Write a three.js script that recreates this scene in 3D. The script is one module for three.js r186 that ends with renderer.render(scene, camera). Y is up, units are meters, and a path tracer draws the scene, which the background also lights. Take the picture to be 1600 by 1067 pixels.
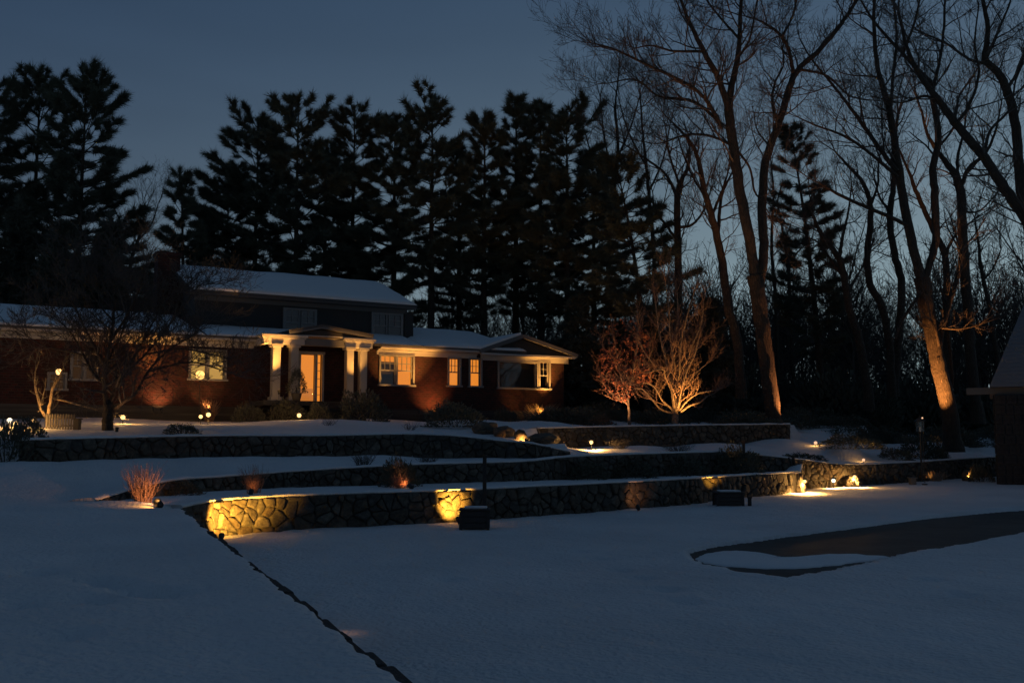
import * as THREE from 'three';
import { mergeGeometries } from 'three/addons/utils/BufferGeometryUtils.js';
import { RoundedBoxGeometry } from 'three/addons/geometries/RoundedBoxGeometry.js';
import { ImprovedNoise } from 'three/addons/math/ImprovedNoise.js';

// ---------------------------------------------------------------- camera, sky, dusk light, exposure
const scene = new THREE.Scene();
const EYE = 2.2, FPX = 1556, PITCH = Math.atan((680 - 533.5) / FPX);
const camera = new THREE.PerspectiveCamera(2 * Math.atan(533.5 / FPX) * 180 / Math.PI, 1600 / 1067, 0.1, 1500);
camera.position.set(0, EYE, 0);
camera.rotation.x = PITCH;
const S2L = (c) => { c /= 255; return c <= 0.04045 ? c / 12.92 : ((c + 0.055) / 1.055) ** 2.4; };
const sRGB = (r, g, b) => [S2L(r), S2L(g), S2L(b)];
const noise = new ImprovedNoise();
function fbm(x, y, z = 0, o = 4) { let a = 0, w = 0.5; for (let i = 0; i < o; i++) { a += w * noise.noise(x, y, z + i * 7.3); x *= 2.03; y *= 2.03; w *= 0.5; } return a; }
{
  const W = 1024, H = 512, data = new Float32Array(W * H * 4);
  const zen = sRGB(41, 60, 82), mid = sRGB(36, 61, 93), horL = sRGB(86, 98, 108), horR = sRGB(180, 204, 206);
  const AZ = 0.62;                                                  // the afterglow lies beyond the right side of the wood
  for (let j = 0; j < H; j++) for (let i = 0; i < W; i++) {
    const el = ((j + 0.5) / H - 0.5) * Math.PI, ro = ((i + 0.5) / W - 0.5) * 2 * Math.PI;
    const x = Math.cos(ro) * Math.cos(el), z = Math.sin(ro) * Math.cos(el), e = Math.max(0, el);
    const az = Math.atan2(x, -z), g = Math.pow(Math.max(0, 0.5 + 0.5 * Math.cos(az - AZ)), 5);
    const t = Math.exp(-Math.pow(e / 0.2, 1.3)), s = 1 - Math.exp(-e / 0.55);
    const k = 1 + 0.16 * fbm(x * 5 + 3, e * 26, z * 5) * Math.exp(-e / 0.3) * 2;
    for (let c = 0; c < 3; c++) {
      const up = mid[c] + (zen[c] - mid[c]) * s, up2 = up * (0.9 + 0.28 * g);
      const low = horL[c] + (horR[c] - horL[c]) * g;
      data[(j * W + i) * 4 + c] = (up2 * (1 - t) + low * t) * k;
    }
    data[(j * W + i) * 4 + 3] = 1;
  }
  const sky = new THREE.DataTexture(data, W, H, THREE.RGBAFormat, THREE.FloatType);
  sky.mapping = THREE.EquirectangularReflectionMapping; sky.magFilter = THREE.LinearFilter; sky.needsUpdate = true;
  scene.background = sky; scene.environment = sky;
}
const afterglow = new THREE.DirectionalLight(new THREE.Color(1, 0.86, 0.76), 0.02);
afterglow.position.set(58, 16, -80); afterglow.target.position.set(0, 0, -30);
afterglow.castShadow = true; afterglow.shadow.radius = 40;
Object.assign(afterglow.shadow.camera, { left: -70, right: 70, top: 70, bottom: -70, near: 1, far: 260 });
scene.add(afterglow, afterglow.target);
const renderer = new THREE.WebGLRenderer({ antialias: true });
renderer.setSize(1024, 682);
renderer.toneMapping = THREE.LinearToneMapping;
renderer.toneMappingExposure = 1;
renderer.shadowMap.enabled = true;

// ---------------------------------------------------------------- helpers
const V = (x, y, z) => new THREE.Vector3(x, y, z), V2 = (x, y) => new THREE.Vector2(x, y);
function R(seed) { let a = seed >>> 0; const f = () => { a = (a + 0x6d2b79f5) | 0; let t = Math.imul(a ^ (a >>> 15), 1 | a); t = (t + Math.imul(t ^ (t >>> 7), 61 | t)) ^ t; return ((t ^ (t >>> 14)) >>> 0) / 4294967296; }; f.in = (p, q) => p + (q - p) * f(); return f; }
function ray(px, py) { const x = (px - 800) / FPX, y = (533.5 - py) / FPX, c = Math.cos(PITCH), s = Math.sin(PITCH); return V(x, y * c + s, y * s - c); }
const at = (px, py, d) => { const r = ray(px, py); return r.multiplyScalar(d / -r.z).add(V(0, EYE, 0)); };           // the point seen there, d metres down the view
const onY = (px, py, y) => { const r = ray(px, py); return r.multiplyScalar((y - EYE) / r.y).add(V(0, EYE, 0)); };     // the point seen there at height y
const used = {};
function numbered(n) { const k = used[n] = (used[n] ?? -1) + 1; return k ? n + '_' + String(k).padStart(3, '0') : n; }
function tag(o, label, category, group, kind) { if (label) o.userData.label = label; if (category) o.userData.category = category; if (group) o.userData.group = group; if (kind) o.userData.kind = kind; return o; }
function thing(name, label, category, p = V(0, 0, 0), group) { const g = new THREE.Group(); g.name = numbered(name); g.position.copy(p); scene.add(g); return tag(g, label, category, group); }
function part(name, geo, mat, parent) { const m = new THREE.Mesh(geo, mat); m.name = name; m.castShadow = m.receiveShadow = true; (parent ?? scene).add(m); return m; }
function whole(name, geo, mat, label, category, group, kind) { const m = part(numbered(name), geo, mat, scene); return tag(m, label, category, group, kind); }

class GB {                                                           // gathers tubes, blades and faces into one geometry
  constructor() { this.p = []; this.n = []; this.u = []; this.i = []; }
  vert(x, y, z, nx, ny, nz, u = 0, v = 0) { this.p.push(x, y, z); this.n.push(nx, ny, nz); this.u.push(u, v); return this.p.length / 3 - 1; }
  tube(pts, rad, sides = 5, cap = true) {
    const N = pts.length, T = V(), A = V(), B = V(), q = V(); let prev = null, vlen = 0, first = this.p.length / 3;
    for (let i = 0; i < N; i++) {
      T.subVectors(pts[Math.min(N - 1, i + 1)], pts[Math.max(0, i - 1)]).normalize();
      if (!prev) { A.set(Math.abs(T.y) < 0.9 ? 0 : 1, Math.abs(T.y) < 0.9 ? 1 : 0, 0); } else A.copy(prev);
      A.addScaledVector(T, -A.dot(T)).normalize(); prev = A.clone(); B.crossVectors(T, A);
      if (i) vlen += pts[i].distanceTo(pts[i - 1]);
      for (let k = 0; k <= sides; k++) {
        const a = k / sides * 2 * Math.PI, c = Math.cos(a), s = Math.sin(a); q.set(A.x * c + B.x * s, A.y * c + B.y * s, A.z * c + B.z * s);
        const r = typeof rad[i] === 'function' ? rad[i](a) : rad[i];
        this.vert(pts[i].x + q.x * r, pts[i].y + q.y * r, pts[i].z + q.z * r, q.x, q.y, q.z, k / sides * 6.28 * Math.max(0.05, typeof rad[0] === 'function' ? rad[0](0) : rad[0]), vlen);
      }
    }
    for (let i = 0; i < N - 1; i++) for (let k = 0; k < sides; k++) { const a = first + i * (sides + 1) + k, b = a + sides + 1; this.i.push(a, a + 1, b, b, a + 1, b + 1); }
    return this;
  }
  tri(a, b, c) { const n = V().subVectors(b, a).cross(V().subVectors(c, a)).normalize(); const k = this.p.length / 3; for (const q of [a, b, c]) this.vert(q.x, q.y, q.z, n.x, n.y, n.z, q.x, q.y); this.i.push(k, k + 1, k + 2); }
  quad(a, b, c, d) { this.tri(a, b, c); this.tri(a, c, d); }
  geo() { const g = new THREE.BufferGeometry(); g.setAttribute('position', new THREE.Float32BufferAttribute(this.p, 3)); g.setAttribute('normal', new THREE.Float32BufferAttribute(this.n, 3)); g.setAttribute('uv', new THREE.Float32BufferAttribute(this.u, 2)); g.setIndex(this.i); return g; }
}
const box = (w, h, d, x = 0, y = 0, z = 0, r = 0) => { const g = r ? new RoundedBoxGeometry(w, h, d, 2, r) : new THREE.BoxGeometry(w, h, d); g.translate(x, y, z); return g.index ? g : g; };
const join = (list) => mergeGeometries(list.map((g) => (g.index ? g.toNonIndexed() : g)), false);

// ---------------------------------------------------------------- textures and materials
function tex(n, fill, color) {                                      // fill(u, v) -> [r, g, b] 0..255, tileable by the caller
  const d = new Uint8Array(n * n * 4);
  for (let j = 0; j < n; j++) for (let i = 0; i < n; i++) { const c = fill(i / n, j / n), o = (j * n + i) * 4; d[o] = c[0]; d[o + 1] = c[1]; d[o + 2] = c[2]; d[o + 3] = 255; }
  const t = new THREE.DataTexture(d, n, n, THREE.RGBAFormat); t.wrapS = t.wrapT = THREE.RepeatWrapping; t.magFilter = THREE.LinearFilter; if (color) t.colorSpace = THREE.SRGBColorSpace; t.needsUpdate = true; return t;
}
function tfbm(u, v, fx, fy, o = 5, seed = 0) {                       // tileable value noise
  let a = 0, w = 0.5, tot = 0;
  for (let k = 0; k < o; k++) {
    const x = u * fx, y = v * fy, xi = Math.floor(x), yi = Math.floor(y), X = x - xi, Y = y - yi, sx = X * X * (3 - 2 * X), sy = Y * Y * (3 - 2 * Y);
    const h = (i, j) => { let n = (((i % fx) + fx) % fx) * 374761393 + (((j % fy) + fy) % fy) * 668265263 + (seed + k * 17) * 974634323; n = Math.imul(n ^ (n >>> 13), 1274126177); return ((n ^ (n >>> 16)) >>> 0) / 4294967296; };
    a += w * ((h(xi, yi) * (1 - sx) + h(xi + 1, yi) * sx) * (1 - sy) + (h(xi, yi + 1) * (1 - sx) + h(xi + 1, yi + 1) * sx) * sy); tot += w; w *= 0.5; fx *= 2; fy *= 2;
  }
  return a / tot;
}
const grey = (x) => { x = Math.max(0, Math.min(255, x)); return [x, x, x]; };
const rep = (t, x, y = x) => { const c = t.clone(); c.repeat.set(x, y); c.needsUpdate = true; return c; };
const snowBump = tex(1024, (u, v) => grey(255 * (0.65 * tfbm(u, v, 7, 7, 6, 3) + 0.35 * tfbm(u, v, 90, 90, 3, 8))));
const snowTint = tex(512, (u, v) => { const a = tfbm(u, v, 5, 5, 6, 31); return [222 + 32 * a, 223 + 31 * a, 224 + 30 * a]; }, true);
const barkBump = tex(512, (u, v) => { const w = 0.5 * tfbm(u, v, 4, 4, 3, 5), r = tfbm((u + w * 0.25) % 1, v, 22, 5, 4, 9); return grey(255 * Math.pow(Math.abs(r * 2 - 1), 0.6)); });
const barkTint = tex(512, (u, v) => { const w = 0.5 * tfbm(u, v, 4, 4, 3, 5), r = Math.pow(Math.abs(tfbm((u + w * 0.25) % 1, v, 22, 5, 4, 9) * 2 - 1), 0.6), m = tfbm(u, v, 6, 6, 4, 77), k = 0.55 + 0.45 * r + 0.25 * (m - 0.5); return [150 * k, 138 * k, 122 * k]; }, true);
const stoneBump = tex(512, (u, v) => grey(255 * (0.6 * tfbm(u, v, 6, 6, 6, 41) + 0.4 * tfbm(u, v, 30, 30, 4, 43))));
const stoneTint = tex(512, (u, v) => { const a = tfbm(u, v, 5, 5, 6, 51), b = tfbm(u, v, 24, 24, 4, 52), k = 0.7 + 0.5 * (a - 0.5) + 0.35 * (b - 0.5); return [255 * k, 252 * k, 246 * k].map((x) => Math.min(255, x)); }, true);
const M = {};
const mat = (o) => new THREE.MeshStandardMaterial({ roughness: 0.9, ...o, color: new THREE.Color().setRGB(...(o.color ?? [1, 1, 1])) });
M.snow = mat({ color: [0.9, 0.855, 0.81], map: rep(snowTint, 0.09), bumpMap: rep(snowBump, 0.22), bumpScale: 0.08, roughness: 0.85 });
M.cap = mat({ color: [0.84, 0.81, 0.775], bumpMap: rep(snowBump, 0.5), bumpScale: 0.03, roughness: 0.85 });
M.bark = mat({ color: [1, 1, 1], map: barkTint, bumpMap: barkBump, bumpScale: 0.05 }); M.bark.color.setRGB(0.4, 0.355, 0.315);
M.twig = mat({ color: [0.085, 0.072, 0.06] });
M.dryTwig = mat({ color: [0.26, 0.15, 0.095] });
M.maple = mat({ color: [0.36, 0.29, 0.22], map: stoneTint });
M.needle = mat({ color: [0.09, 0.1, 0.07] });
M.hemlock = mat({ color: [0.085, 0.09, 0.065] });
M.leaf = mat({ color: [0.09, 0.09, 0.06], roughness: 0.7 });
M.woods = mat({ color: [0.1, 0.085, 0.07] });
M.leafDry = mat({ color: [0.24, 0.085, 0.045], roughness: 0.8, side: THREE.DoubleSide });
M.stones = [[0.17, 0.15, 0.12], [0.21, 0.178, 0.137], [0.135, 0.122, 0.104], [0.19, 0.147, 0.105], [0.24, 0.212, 0.17], [0.155, 0.13, 0.097]].map((c) => mat({ color: c, map: stoneTint, bumpMap: stoneBump, bumpScale: 0.035 }));
M.mortar = mat({ color: [0.08, 0.074, 0.066] });
M.coping = mat({ color: [0.07, 0.067, 0.064], map: stoneTint, bumpMap: stoneBump, bumpScale: 0.03 });
M.black = mat({ color: [0.03, 0.03, 0.03], roughness: 0.5, metalness: 0.3 });
M.timber = mat({ color: [0.06, 0.05, 0.042], bumpMap: barkBump, bumpScale: 0.01 });
M.trim = mat({ color: [0.22, 0.215, 0.205], roughness: 0.7 });
M.white = mat({ color: [0.42, 0.405, 0.375], roughness: 0.6 });
M.greyPaint = mat({ color: [0.11, 0.11, 0.108], roughness: 0.7 });
const glow = (r, g, b) => new THREE.MeshStandardMaterial({ color: 0x111111, emissive: new THREE.Color().setRGB(r, g, b), emissiveIntensity: 1, roughness: 0.6 });
M.bulb = glow(2.6, 1.5, 0.5); M.bulbBig = glow(2.2, 1.15, 0.3); M.bulbDim = glow(1.1, 0.62, 0.36); M.lens = glow(5, 3.1, 1.2); M.bulbWhite = glow(2.4, 2.0, 1.4);
const WARM = new THREE.Color(1, 0.52, 0.14), AMBER = new THREE.Color(1, 0.44, 0.1), GOLD = new THREE.Color(1, 0.475, 0.06);

// ---------------------------------------------------------------- plan of the garden, metres, x right, z towards the camera
function spline(pts, step = 0.3) {                                  // pts [x, z, top?] -> even samples with arc length
  const c = new THREE.CatmullRomCurve3(pts.map((p) => V(p[0], p[2] ?? 0, p[1])), false, 'centripetal', 0.5), L = c.getLength(), n = Math.max(2, Math.ceil(L / step));
  c.arcLengthDivisions = 400; const s = c.getSpacedPoints(n); s.L = L; return s;
}
const fromPix = (list, y) => list.map(([px, py, top, yy]) => { const p = onY(px, py, yy ?? y); return [p.x, p.z, top]; });
const LINE = {
  edge: [[1.45, -1.3, 0.7], [-0.58, -6.03, 0.7], [-2.4, -10.3, 0.7], [-4.33, -14.8, 0.7], [-6.62, -20.2, 0.72]],
  front: [[-6.62, -20.2, 0.74], [-6.5, -21.0, 0.77], ...fromPix([[350, 837, 0.77], [480, 827, 0.78], [690, 816, 0.78], [860, 805, 0.79], [1060, 790, 0.8], [1172, 779, 0.8], [1240, 773, 0.8]], 0)],
  middle: fromPix([[147, 786, 0.82], [252, 776, 1.1], [350, 767, 1.13], [500, 761, 1.24], [660, 757, 1.34], [822, 752, 1.38], [880, 750, 1.48], [1010, 746, 1.56], [1160, 740, 1.56], [1192, 738, 1.48]], 0.78),
  upper: [...fromPix([[30, 722, 2.06, 1.52], [100, 719, 2.09, 1.55], [350, 712, 2.17, 1.58], [500, 710, 2.17, 1.6]], 1.6), [-3.4, -33.2, 2.22], [-1.9, -33.3, 2.16], [-0.4, -33.4, 2.0], [0.5, -33.6, 1.93], [2.0, -34.2, 1.62]],
  orchard: [[1.03, -40, 2.46], [4.5, -42.0, 2.55], [9, -44.7, 2.64], [13.1, -47, 2.7]],
  passage: [[10.66, -37.1, 0.8], [10.98, -38.0, 0.92], [11.2, -38.7, 1.05]],
  gate: [[9.3, -37.6, 1.45], [11.2, -38.7, 1.25], [13.1, -39.9, 1.04], [17, -43, 1.02], [21.2, -46.6, 1.1], [26, -50.2, 1.2]],
};
const offset = (pts, d) => pts.map((p, i) => { const a = pts[Math.max(0, i - 1)], b = pts[Math.min(pts.length - 1, i + 1)], tx = b.x - a.x, tz = b.z - a.z, l = Math.hypot(tx, tz); return [p.x + tz / l * d, p.z - tx / l * d]; });
const SP = {}; for (const k in LINE) SP[k] = spline(LINE[k]);
const off = (k, d = 0.2) => offset(SP[k], d);
const inside = (poly, x, z) => { let c = false; for (let i = 0, j = poly.length - 1; i < poly.length; j = i++) { const [a, b] = poly[i], [p, q] = poly[j]; if ((b > z) !== (q > z) && x < (p - a) * (z - b) / (q - b) + a) c = !c; } return c; };
const AREA = {
  low: [[28, 60], ...off('edge'), ...off('front'), ...off('passage'), ...off('gate').filter((p) => p[0] > 11.4), [60, -62], [220, -62], [220, 60]],
  first: [...off('front'), ...off('passage'), ...off('middle').reverse()],
  high: [[-60, -8], ...off('upper'), ...off('orchard'), [17, -52], [30, -75], [60, -600], [-500, -600], [-500, -8]],
};
const idw = (list, x, z) => { let a = 0, w = 0; for (const [px, pz, y] of list) { const d = (px - x) ** 2 + (pz - z) ** 2 + 0.4, k = 1 / (d * Math.sqrt(d)); a += k * y; w += k; } return a / w; };
const every = (k, n, dy, d) => { const o = off(k, d); return SP[k].filter((_, i) => i % n === 0).map((p, i) => [...o[i * n], p.y + dy]); };
const LEVEL = {
  low: [[0, -10, 0], [5, -12, 0], [10, -14, 0], [0, -20, 0], [6, -26, 0], [12, -34, 0.03], [13.5, -40, 0.17], [20, -46, 0.22], [30, -40, 0.15], [40, -20, 0], [10, 20, 0]],
  slope: [...every('edge', 6, 0.0, 0.5), ...every('middle', 5, -0.02, 0.6), [0, 0, 0.62], [-6, -5, 0.66], [-12, -8, 0.75], [-9.5, -19, 0.84], [-13, -23, 1.2], [-20, -20, 1.4], [-30, 0, 1.1],
    ...off('upper', -0.4).filter((_, i, a) => i % 6 === 0 && i < a.length * 0.62).map(([x, z]) => [x, z, 1.56]), [-1, -32.8, 1.45], [1, -33, 1.42], [4, -36.5, 1.74], [5, -40.5, 1.78], [9, -43.5, 1.85], [12.5, -46, 2.03], [14.5, -44, 1.9],
    ...every('gate', 6, 0.0, 0.6), [17, -46, 1.5], [22, -48.5, 1.45], [22, -52, 1.88], [30, -60, 2.1], [60, -90, 2.5], [16, -55, 2.2]],
  high: [...every('upper', 8, 0.0, 0.5), ...every('orchard', 6, 0.0, 0.5), [-16, -40, 2.75], [-12, -38, 2.6], [-8, -42, 2.85], [-1.4, -42, 2.85], [-8, -48, 3.0], [3, -54, 3.05], [-18, -43, 3.0], [1.2, -43, 2.83], [1.6, -37.2, 2.1], [10, -60, 3.0], [-40, -80, 3.6], [40, -120, 3.5]],
};
const POOL = fromPix([[1074, 861], [1110, 853], [1178, 843], [1318, 825], [1459, 807], [1565, 797.5], [1680, 790], [1720, 815], [1600, 833], [1400, 868], [1365, 877], [1290, 891], [1225, 904], [1150, 894], [1095, 879], [1076, 868]], 0).map(([x, z]) => [x, z]);
function distPoly(poly, x, z) { let m = 1e9; for (let i = 0; i < poly.length; i++) { const [a, b] = poly[i], [p, q] = poly[(i + 1) % poly.length], t = Math.max(0, Math.min(1, ((x - a) * (p - a) + (z - b) * (q - b)) / ((p - a) ** 2 + (q - b) ** 2))); m = Math.min(m, Math.hypot(x - a - t * (p - a), z - b - t * (q - b))); } return m; }
const SOFT = [[13.3, -47.4, 17, -52, 3, 13.5, 24, -60, -45], [17, -52, 30, -75, 3, 13.5, 40, -80, -52], [2.1, -34.5, 1.0, -39.8, 1.3, -0.5, 4.5, -39.6, -34.7]];
const DENTS = [[50, 905, 0.62], [62, 907, 0.62], [140, 916, 0.62], [152, 919, 0.62], [172, 922, 0.62], [178, 926, 0.62], [205, 934, 0.62], [215, 937, 0.62], [228, 939, 0.62], [243, 940, 0.62], [262, 938, 0.62], [135, 952, 0.62], [30, 960, 0.62], [95, 1010, 0.62], [880, 850, 0], [905, 862, 0], [936, 873, 0], [968, 889, 0], [1003, 902, 0], [1040, 921, 0], [1075, 941, 0], [700, 905, 0], [1450, 905, 0], [1500, 930, 0]].map(([a, b, y]) => onY(a, b, y));
function groundY(x, z) {
  let y;
  if (inside(AREA.low, x, z)) y = idw(LEVEL.low, x, z);
  else if (inside(AREA.first, x, z)) y = 0.79;
  else {
    const hi = inside(AREA.high, x, z), soft = SOFT.find(([a, b, p, q, w, x0, x1, z0, z1]) => x > x0 && x < x1 && z > z0 && z < z1);
    if (soft) {                                                     // no wall here: the two levels run into each other
      const [a, b, p, q, w] = soft, t = Math.max(0, Math.min(1, ((x - a) * (p - a) + (z - b) * (q - b)) / ((p - a) ** 2 + (q - b) ** 2))), d = Math.hypot(x - a - t * (p - a), z - b - t * (q - b)) * (hi ? 1 : -1) / w;
      const k = Math.max(0, Math.min(1, 0.5 + 0.5 * d)), m = k * k * (3 - 2 * k); y = m === 0 ? idw(LEVEL.slope, x, z) : m === 1 ? idw(LEVEL.high, x, z) : idw(LEVEL.slope, x, z) * (1 - m) + idw(LEVEL.high, x, z) * m;
    } else y = idw(hi ? LEVEL.high : LEVEL.slope, x, z);
  }
  return y;
}
function snowY(x, z) {
  let y = groundY(x, z) + 0.045 * fbm(x * 0.45, z * 0.45, 2, 3) + 0.034 * fbm(x * 2.2, z * 2.2, 5, 4);
  if (z > -20) for (const d of DENTS) { const e = ((x - d.x) ** 2 + (z - d.z) ** 2) / 0.04; if (e < 6) y -= 0.085 * Math.exp(-e) - 0.012 * Math.exp(-((e - 2.2) ** 2)); }
  if (x > 2 && x < 21 && z < -14 && z > -33) {
    const near = Math.max(0, Math.min(1, (9.5 - x) / 3)), wob = (0.06 + 0.12 * near) * fbm(x * 1.1, z * 1.1, 9, 4) + (0.05 + 0.15 * near) * fbm(x * 6, z * 6, 1, 3);
    const s = (inside(POOL, x, z) ? 1 : -1) * distPoly(POOL, x, z) + wob, t = Math.max(0, Math.min(1, (s + 0.05) / 0.16));
    y += 0.018 * Math.exp(-(((s + 0.12) / 0.2) ** 2)) - 0.3 * t * t * (3 - 2 * t);
  }
  return y;
}
{
  const lines = (list) => { const o = []; for (const [a, b, s] of list) for (let v = a; s > 0 ? v < b - 1e-6 : v > b + 1e-6; v += s) o.push(v); o.push(list[list.length - 1][1]); return o; };
  const xs = lines([[-420, -60, 60], [-60, -24, 4], [-24, -14, 0.6], [-14, 2.6, 0.17], [2.6, 13, 0.085], [13, 24, 0.25], [24, 60, 4], [60, 420, 60]]);
  const zs = lines([[40, 8, -4], [8, -4, -0.6], [-4, -14.6, -0.16], [-14.6, -29, -0.085], [-29, -49, -0.2], [-49, -64, -0.8], [-64, -120, -7], [-120, -540, -70]]);
  const nx = xs.length, nz = zs.length, p = new Float32Array(nx * nz * 3), uv = new Float32Array(nx * nz * 2), idx = [];
  for (let j = 0; j < nz; j++) for (let i = 0; i < nx; i++) { const k = j * nx + i; p[k * 3] = xs[i]; p[k * 3 + 1] = snowY(xs[i], zs[j]); p[k * 3 + 2] = zs[j]; uv[k * 2] = xs[i]; uv[k * 2 + 1] = zs[j]; }
  for (let j = 0; j < nz - 1; j++) for (let i = 0; i < nx - 1; i++) { const a = j * nx + i; idx.push(a, a + 1, a + nx, a + 1, a + nx + 1, a + nx); }
  const g = new THREE.BufferGeometry(); g.setAttribute('position', new THREE.BufferAttribute(p, 3)); g.setAttribute('uv', new THREE.BufferAttribute(uv, 2)); g.setIndex(idx); g.computeVertexNormals();
  tag(part('snowy_ground', g, M.snow), 'snow covered lawn rising in terraces towards the house', null, null, 'structure');
}

// ---------------------------------------------------------------- dry stone terrace walls
function clip(poly, ax, ay, c) { const o = []; for (let i = 0; i < poly.length; i++) { const p = poly[i], q = poly[(i + 1) % poly.length], dp = p[0] * ax + p[1] * ay - c, dq = q[0] * ax + q[1] * ay - c; if (dp <= 0) o.push(p); if ((dp < 0) !== (dq < 0) && dp !== dq) { const t = dp / (dp - dq); o.push([p[0] + t * (q[0] - p[0]), p[1] + t * (q[1] - p[1])]); } } return o; }
function wall(key, label, { sw = 0.35, sh = 0.2, seed = 1, thick = 0.42, capIn = -0.02, capJit = 0.07, capH = 0.07, coping = false } = {}) {
  const pts = SP[key], L = pts.L, N = pts.length - 1, rnd = R(seed), g = thing('stone_wall', label, 'stone wall'); g.userData.kind = 'thing';
  const face = (s) => { const f = Math.max(0, Math.min(N - 1e-6, s / L * N)), i = Math.floor(f), t = f - i, a = pts[i], b = pts[i + 1], tx = b.x - a.x, tz = b.z - a.z, l = Math.hypot(tx, tz); return { x: a.x + tx * t, z: a.z + tz * t, top: a.y + (b.y - a.y) * t, nx: -tz / l, nz: tx / l }; };   // n looks out of the face
  const base = (s) => { const f = face(s); return Math.min(f.top - 0.1, groundY(f.x + f.nx * 0.3, f.z + f.nz * 0.3)) - 0.12; };
  const hs = []; for (let s = 0; s <= L + 0.2; s += 0.25) hs.push(base(s)); const bs = (s) => { const f = Math.max(0, Math.min(hs.length - 1.001, s / 0.25)), i = Math.floor(f); return hs[i] + (hs[i + 1] - hs[i]) * (f - i); };
  const P = (s, t, dep) => { const f = face(s); return V(f.x + f.nx * dep, bs(s) + t, f.z + f.nz * dep); };
  const H = (s) => face(s).top - bs(s) - (coping ? 0.09 : 0);
  const seeds = []; let hmax = 0; for (let s = 0; s < L; s += 0.5) hmax = Math.max(hmax, H(s));
  const rows = Math.max(1, Math.round(hmax / sh));
  for (let r = 0; r < rows; r++) for (let s = rnd.in(0, sw); s < L; s += sw * rnd.in(0.6, 1.45)) { if (rnd() < 0.13) continue; seeds.push([s + rnd.in(-0.14, 0.14), (r + 0.5) * hmax / rows + rnd.in(-0.115, 0.115)]); if (rnd() < 0.16) seeds.push([s + rnd.in(0.1, 0.2), (r + 0.5) * hmax / rows + rnd.in(-0.13, 0.13)]); }
  for (const [s, t] of seeds) {
    let poly = [[Math.max(0, s - 0.9), 0], [Math.min(L, s + 0.9), 0], [Math.min(L, s + 0.9), H(s)], [Math.max(0, s - 0.9), H(s)]];
    for (const [a, b] of seeds) if ((a !== s || b !== t) && Math.abs(a - s) < 1.4) { const dx = a - s, dy = b - t; poly = clip(poly, dx, dy, (dx * (a + s) + dy * (b + t)) / 2); if (poly.length < 3) break; }
    if (poly.length < 3) continue;
    let cx = 0, cy = 0; for (const q of poly) { cx += q[0] / poly.length; cy += q[1] / poly.length; }
    let area = 0; poly.forEach((q, i) => { const w = poly[(i + 1) % poly.length]; area += (q[0] * w[1] - w[0] * q[1]) / 2; }); if (Math.abs(area) < 0.006) continue;
    const size = Math.sqrt(Math.abs(area)), k = 1 - rnd.in(0.012, 0.03) / size; poly = poly.map(([x, y]) => [cx + (x - cx) * k, cy + (y - cy) * k]);
    for (let it = 0; it < 2; it++) { const o = []; const c = it ? 0.25 : 0.13; poly.forEach((q, i) => { const w = poly[(i + 1) % poly.length]; if (Math.hypot(q[0] - w[0], q[1] - w[1]) < 0.05 && it) { o.push(q); return; } o.push([q[0] + (w[0] - q[0]) * c, q[1] + (w[1] - q[1]) * c], [w[0] + (q[0] - w[0]) * c, w[1] + (q[1] - w[1]) * c]); }); poly = o; }
    const m = poly.length, pos = [], uv = [], id = [], bulge = rnd.in(0.03, 0.115), tiltx = rnd.in(-0.26, 0.26), tilty = rnd.in(-0.3, 0.18), ou = rnd() * 5, ov = rnd() * 5;
    const rings = [[1, -0.06], [0.99, bulge * 0.4], [0.93, bulge * 0.8], [0.66, bulge * 0.97]];
    for (const [sc, dep] of rings) for (const [x, y] of poly) { const X = cx + (x - cx) * sc, Y = cy + (y - cy) * sc, q = P(X, Y, dep + (dep > 0 ? tiltx * (X - cx) + tilty * (Y - cy) + 0.03 * fbm(X * 7 + ou, Y * 7, 3, 2) : 0)); pos.push(q.x, q.y, q.z); uv.push(X + ou, Y + ov); }
    const q = P(cx, cy, bulge + 0.02 * fbm(cx * 7 + ou, cy * 7, 3, 2)); pos.push(q.x, q.y, q.z); uv.push(cx + ou, cy + ov);
    for (let r = 0; r < rings.length - 1; r++) for (let i = 0; i < m; i++) { const a = r * m + i, b = r * m + (i + 1) % m; id.push(a, b, a + m, b, b + m, a + m); }
    const o = (rings.length - 1) * m; for (let i = 0; i < m; i++) id.push(o + i, o + (i + 1) % m, rings.length * m);
    const geo = new THREE.BufferGeometry(); geo.setAttribute('position', new THREE.Float32BufferAttribute(pos, 3)); geo.setAttribute('uv', new THREE.Float32BufferAttribute(uv, 2)); geo.setIndex(id); geo.computeVertexNormals();
    part('stone', geo, M.stones[Math.floor(rnd() * M.stones.length)], g);
  }
  const n = Math.ceil(L / 0.3), sweep = (prof, ns, ends, plan) => {      // prof(s) -> [[depth into the wall, y], ...]
    const pos = [], uv = [], id = []; let m = 0;
    for (let i = 0; i <= ns; i++) { const s = L * i / ns, f = face(s), pr = prof(s, f); m = pr.length; let v = 0; pr.forEach(([w, y], k) => { pos.push(f.x - f.nx * w, y, f.z - f.nz * w); if (k) v += Math.hypot(w - pr[k - 1][0], y - pr[k - 1][1]); plan ? uv.push(f.x - f.nx * w, f.z - f.nz * w) : uv.push(s, v); }); }
    for (let i = 0; i < ns; i++) for (let k = 0; k < m - 1; k++) { const a = i * m + k, b = a + m; id.push(a, a + 1, b, a + 1, b + 1, b); }
    if (ends) for (const i of [0, ns]) for (let k = 1; k < m - 1; k++) id.push(i * m, i * m + k, i * m + k + 1);
    const geo = new THREE.BufferGeometry(); geo.setAttribute('position', new THREE.Float32BufferAttribute(pos, 3)); geo.setAttribute('uv', new THREE.Float32BufferAttribute(uv, 2)); geo.setIndex(id); geo.computeVertexNormals(); return geo;
  };
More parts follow.
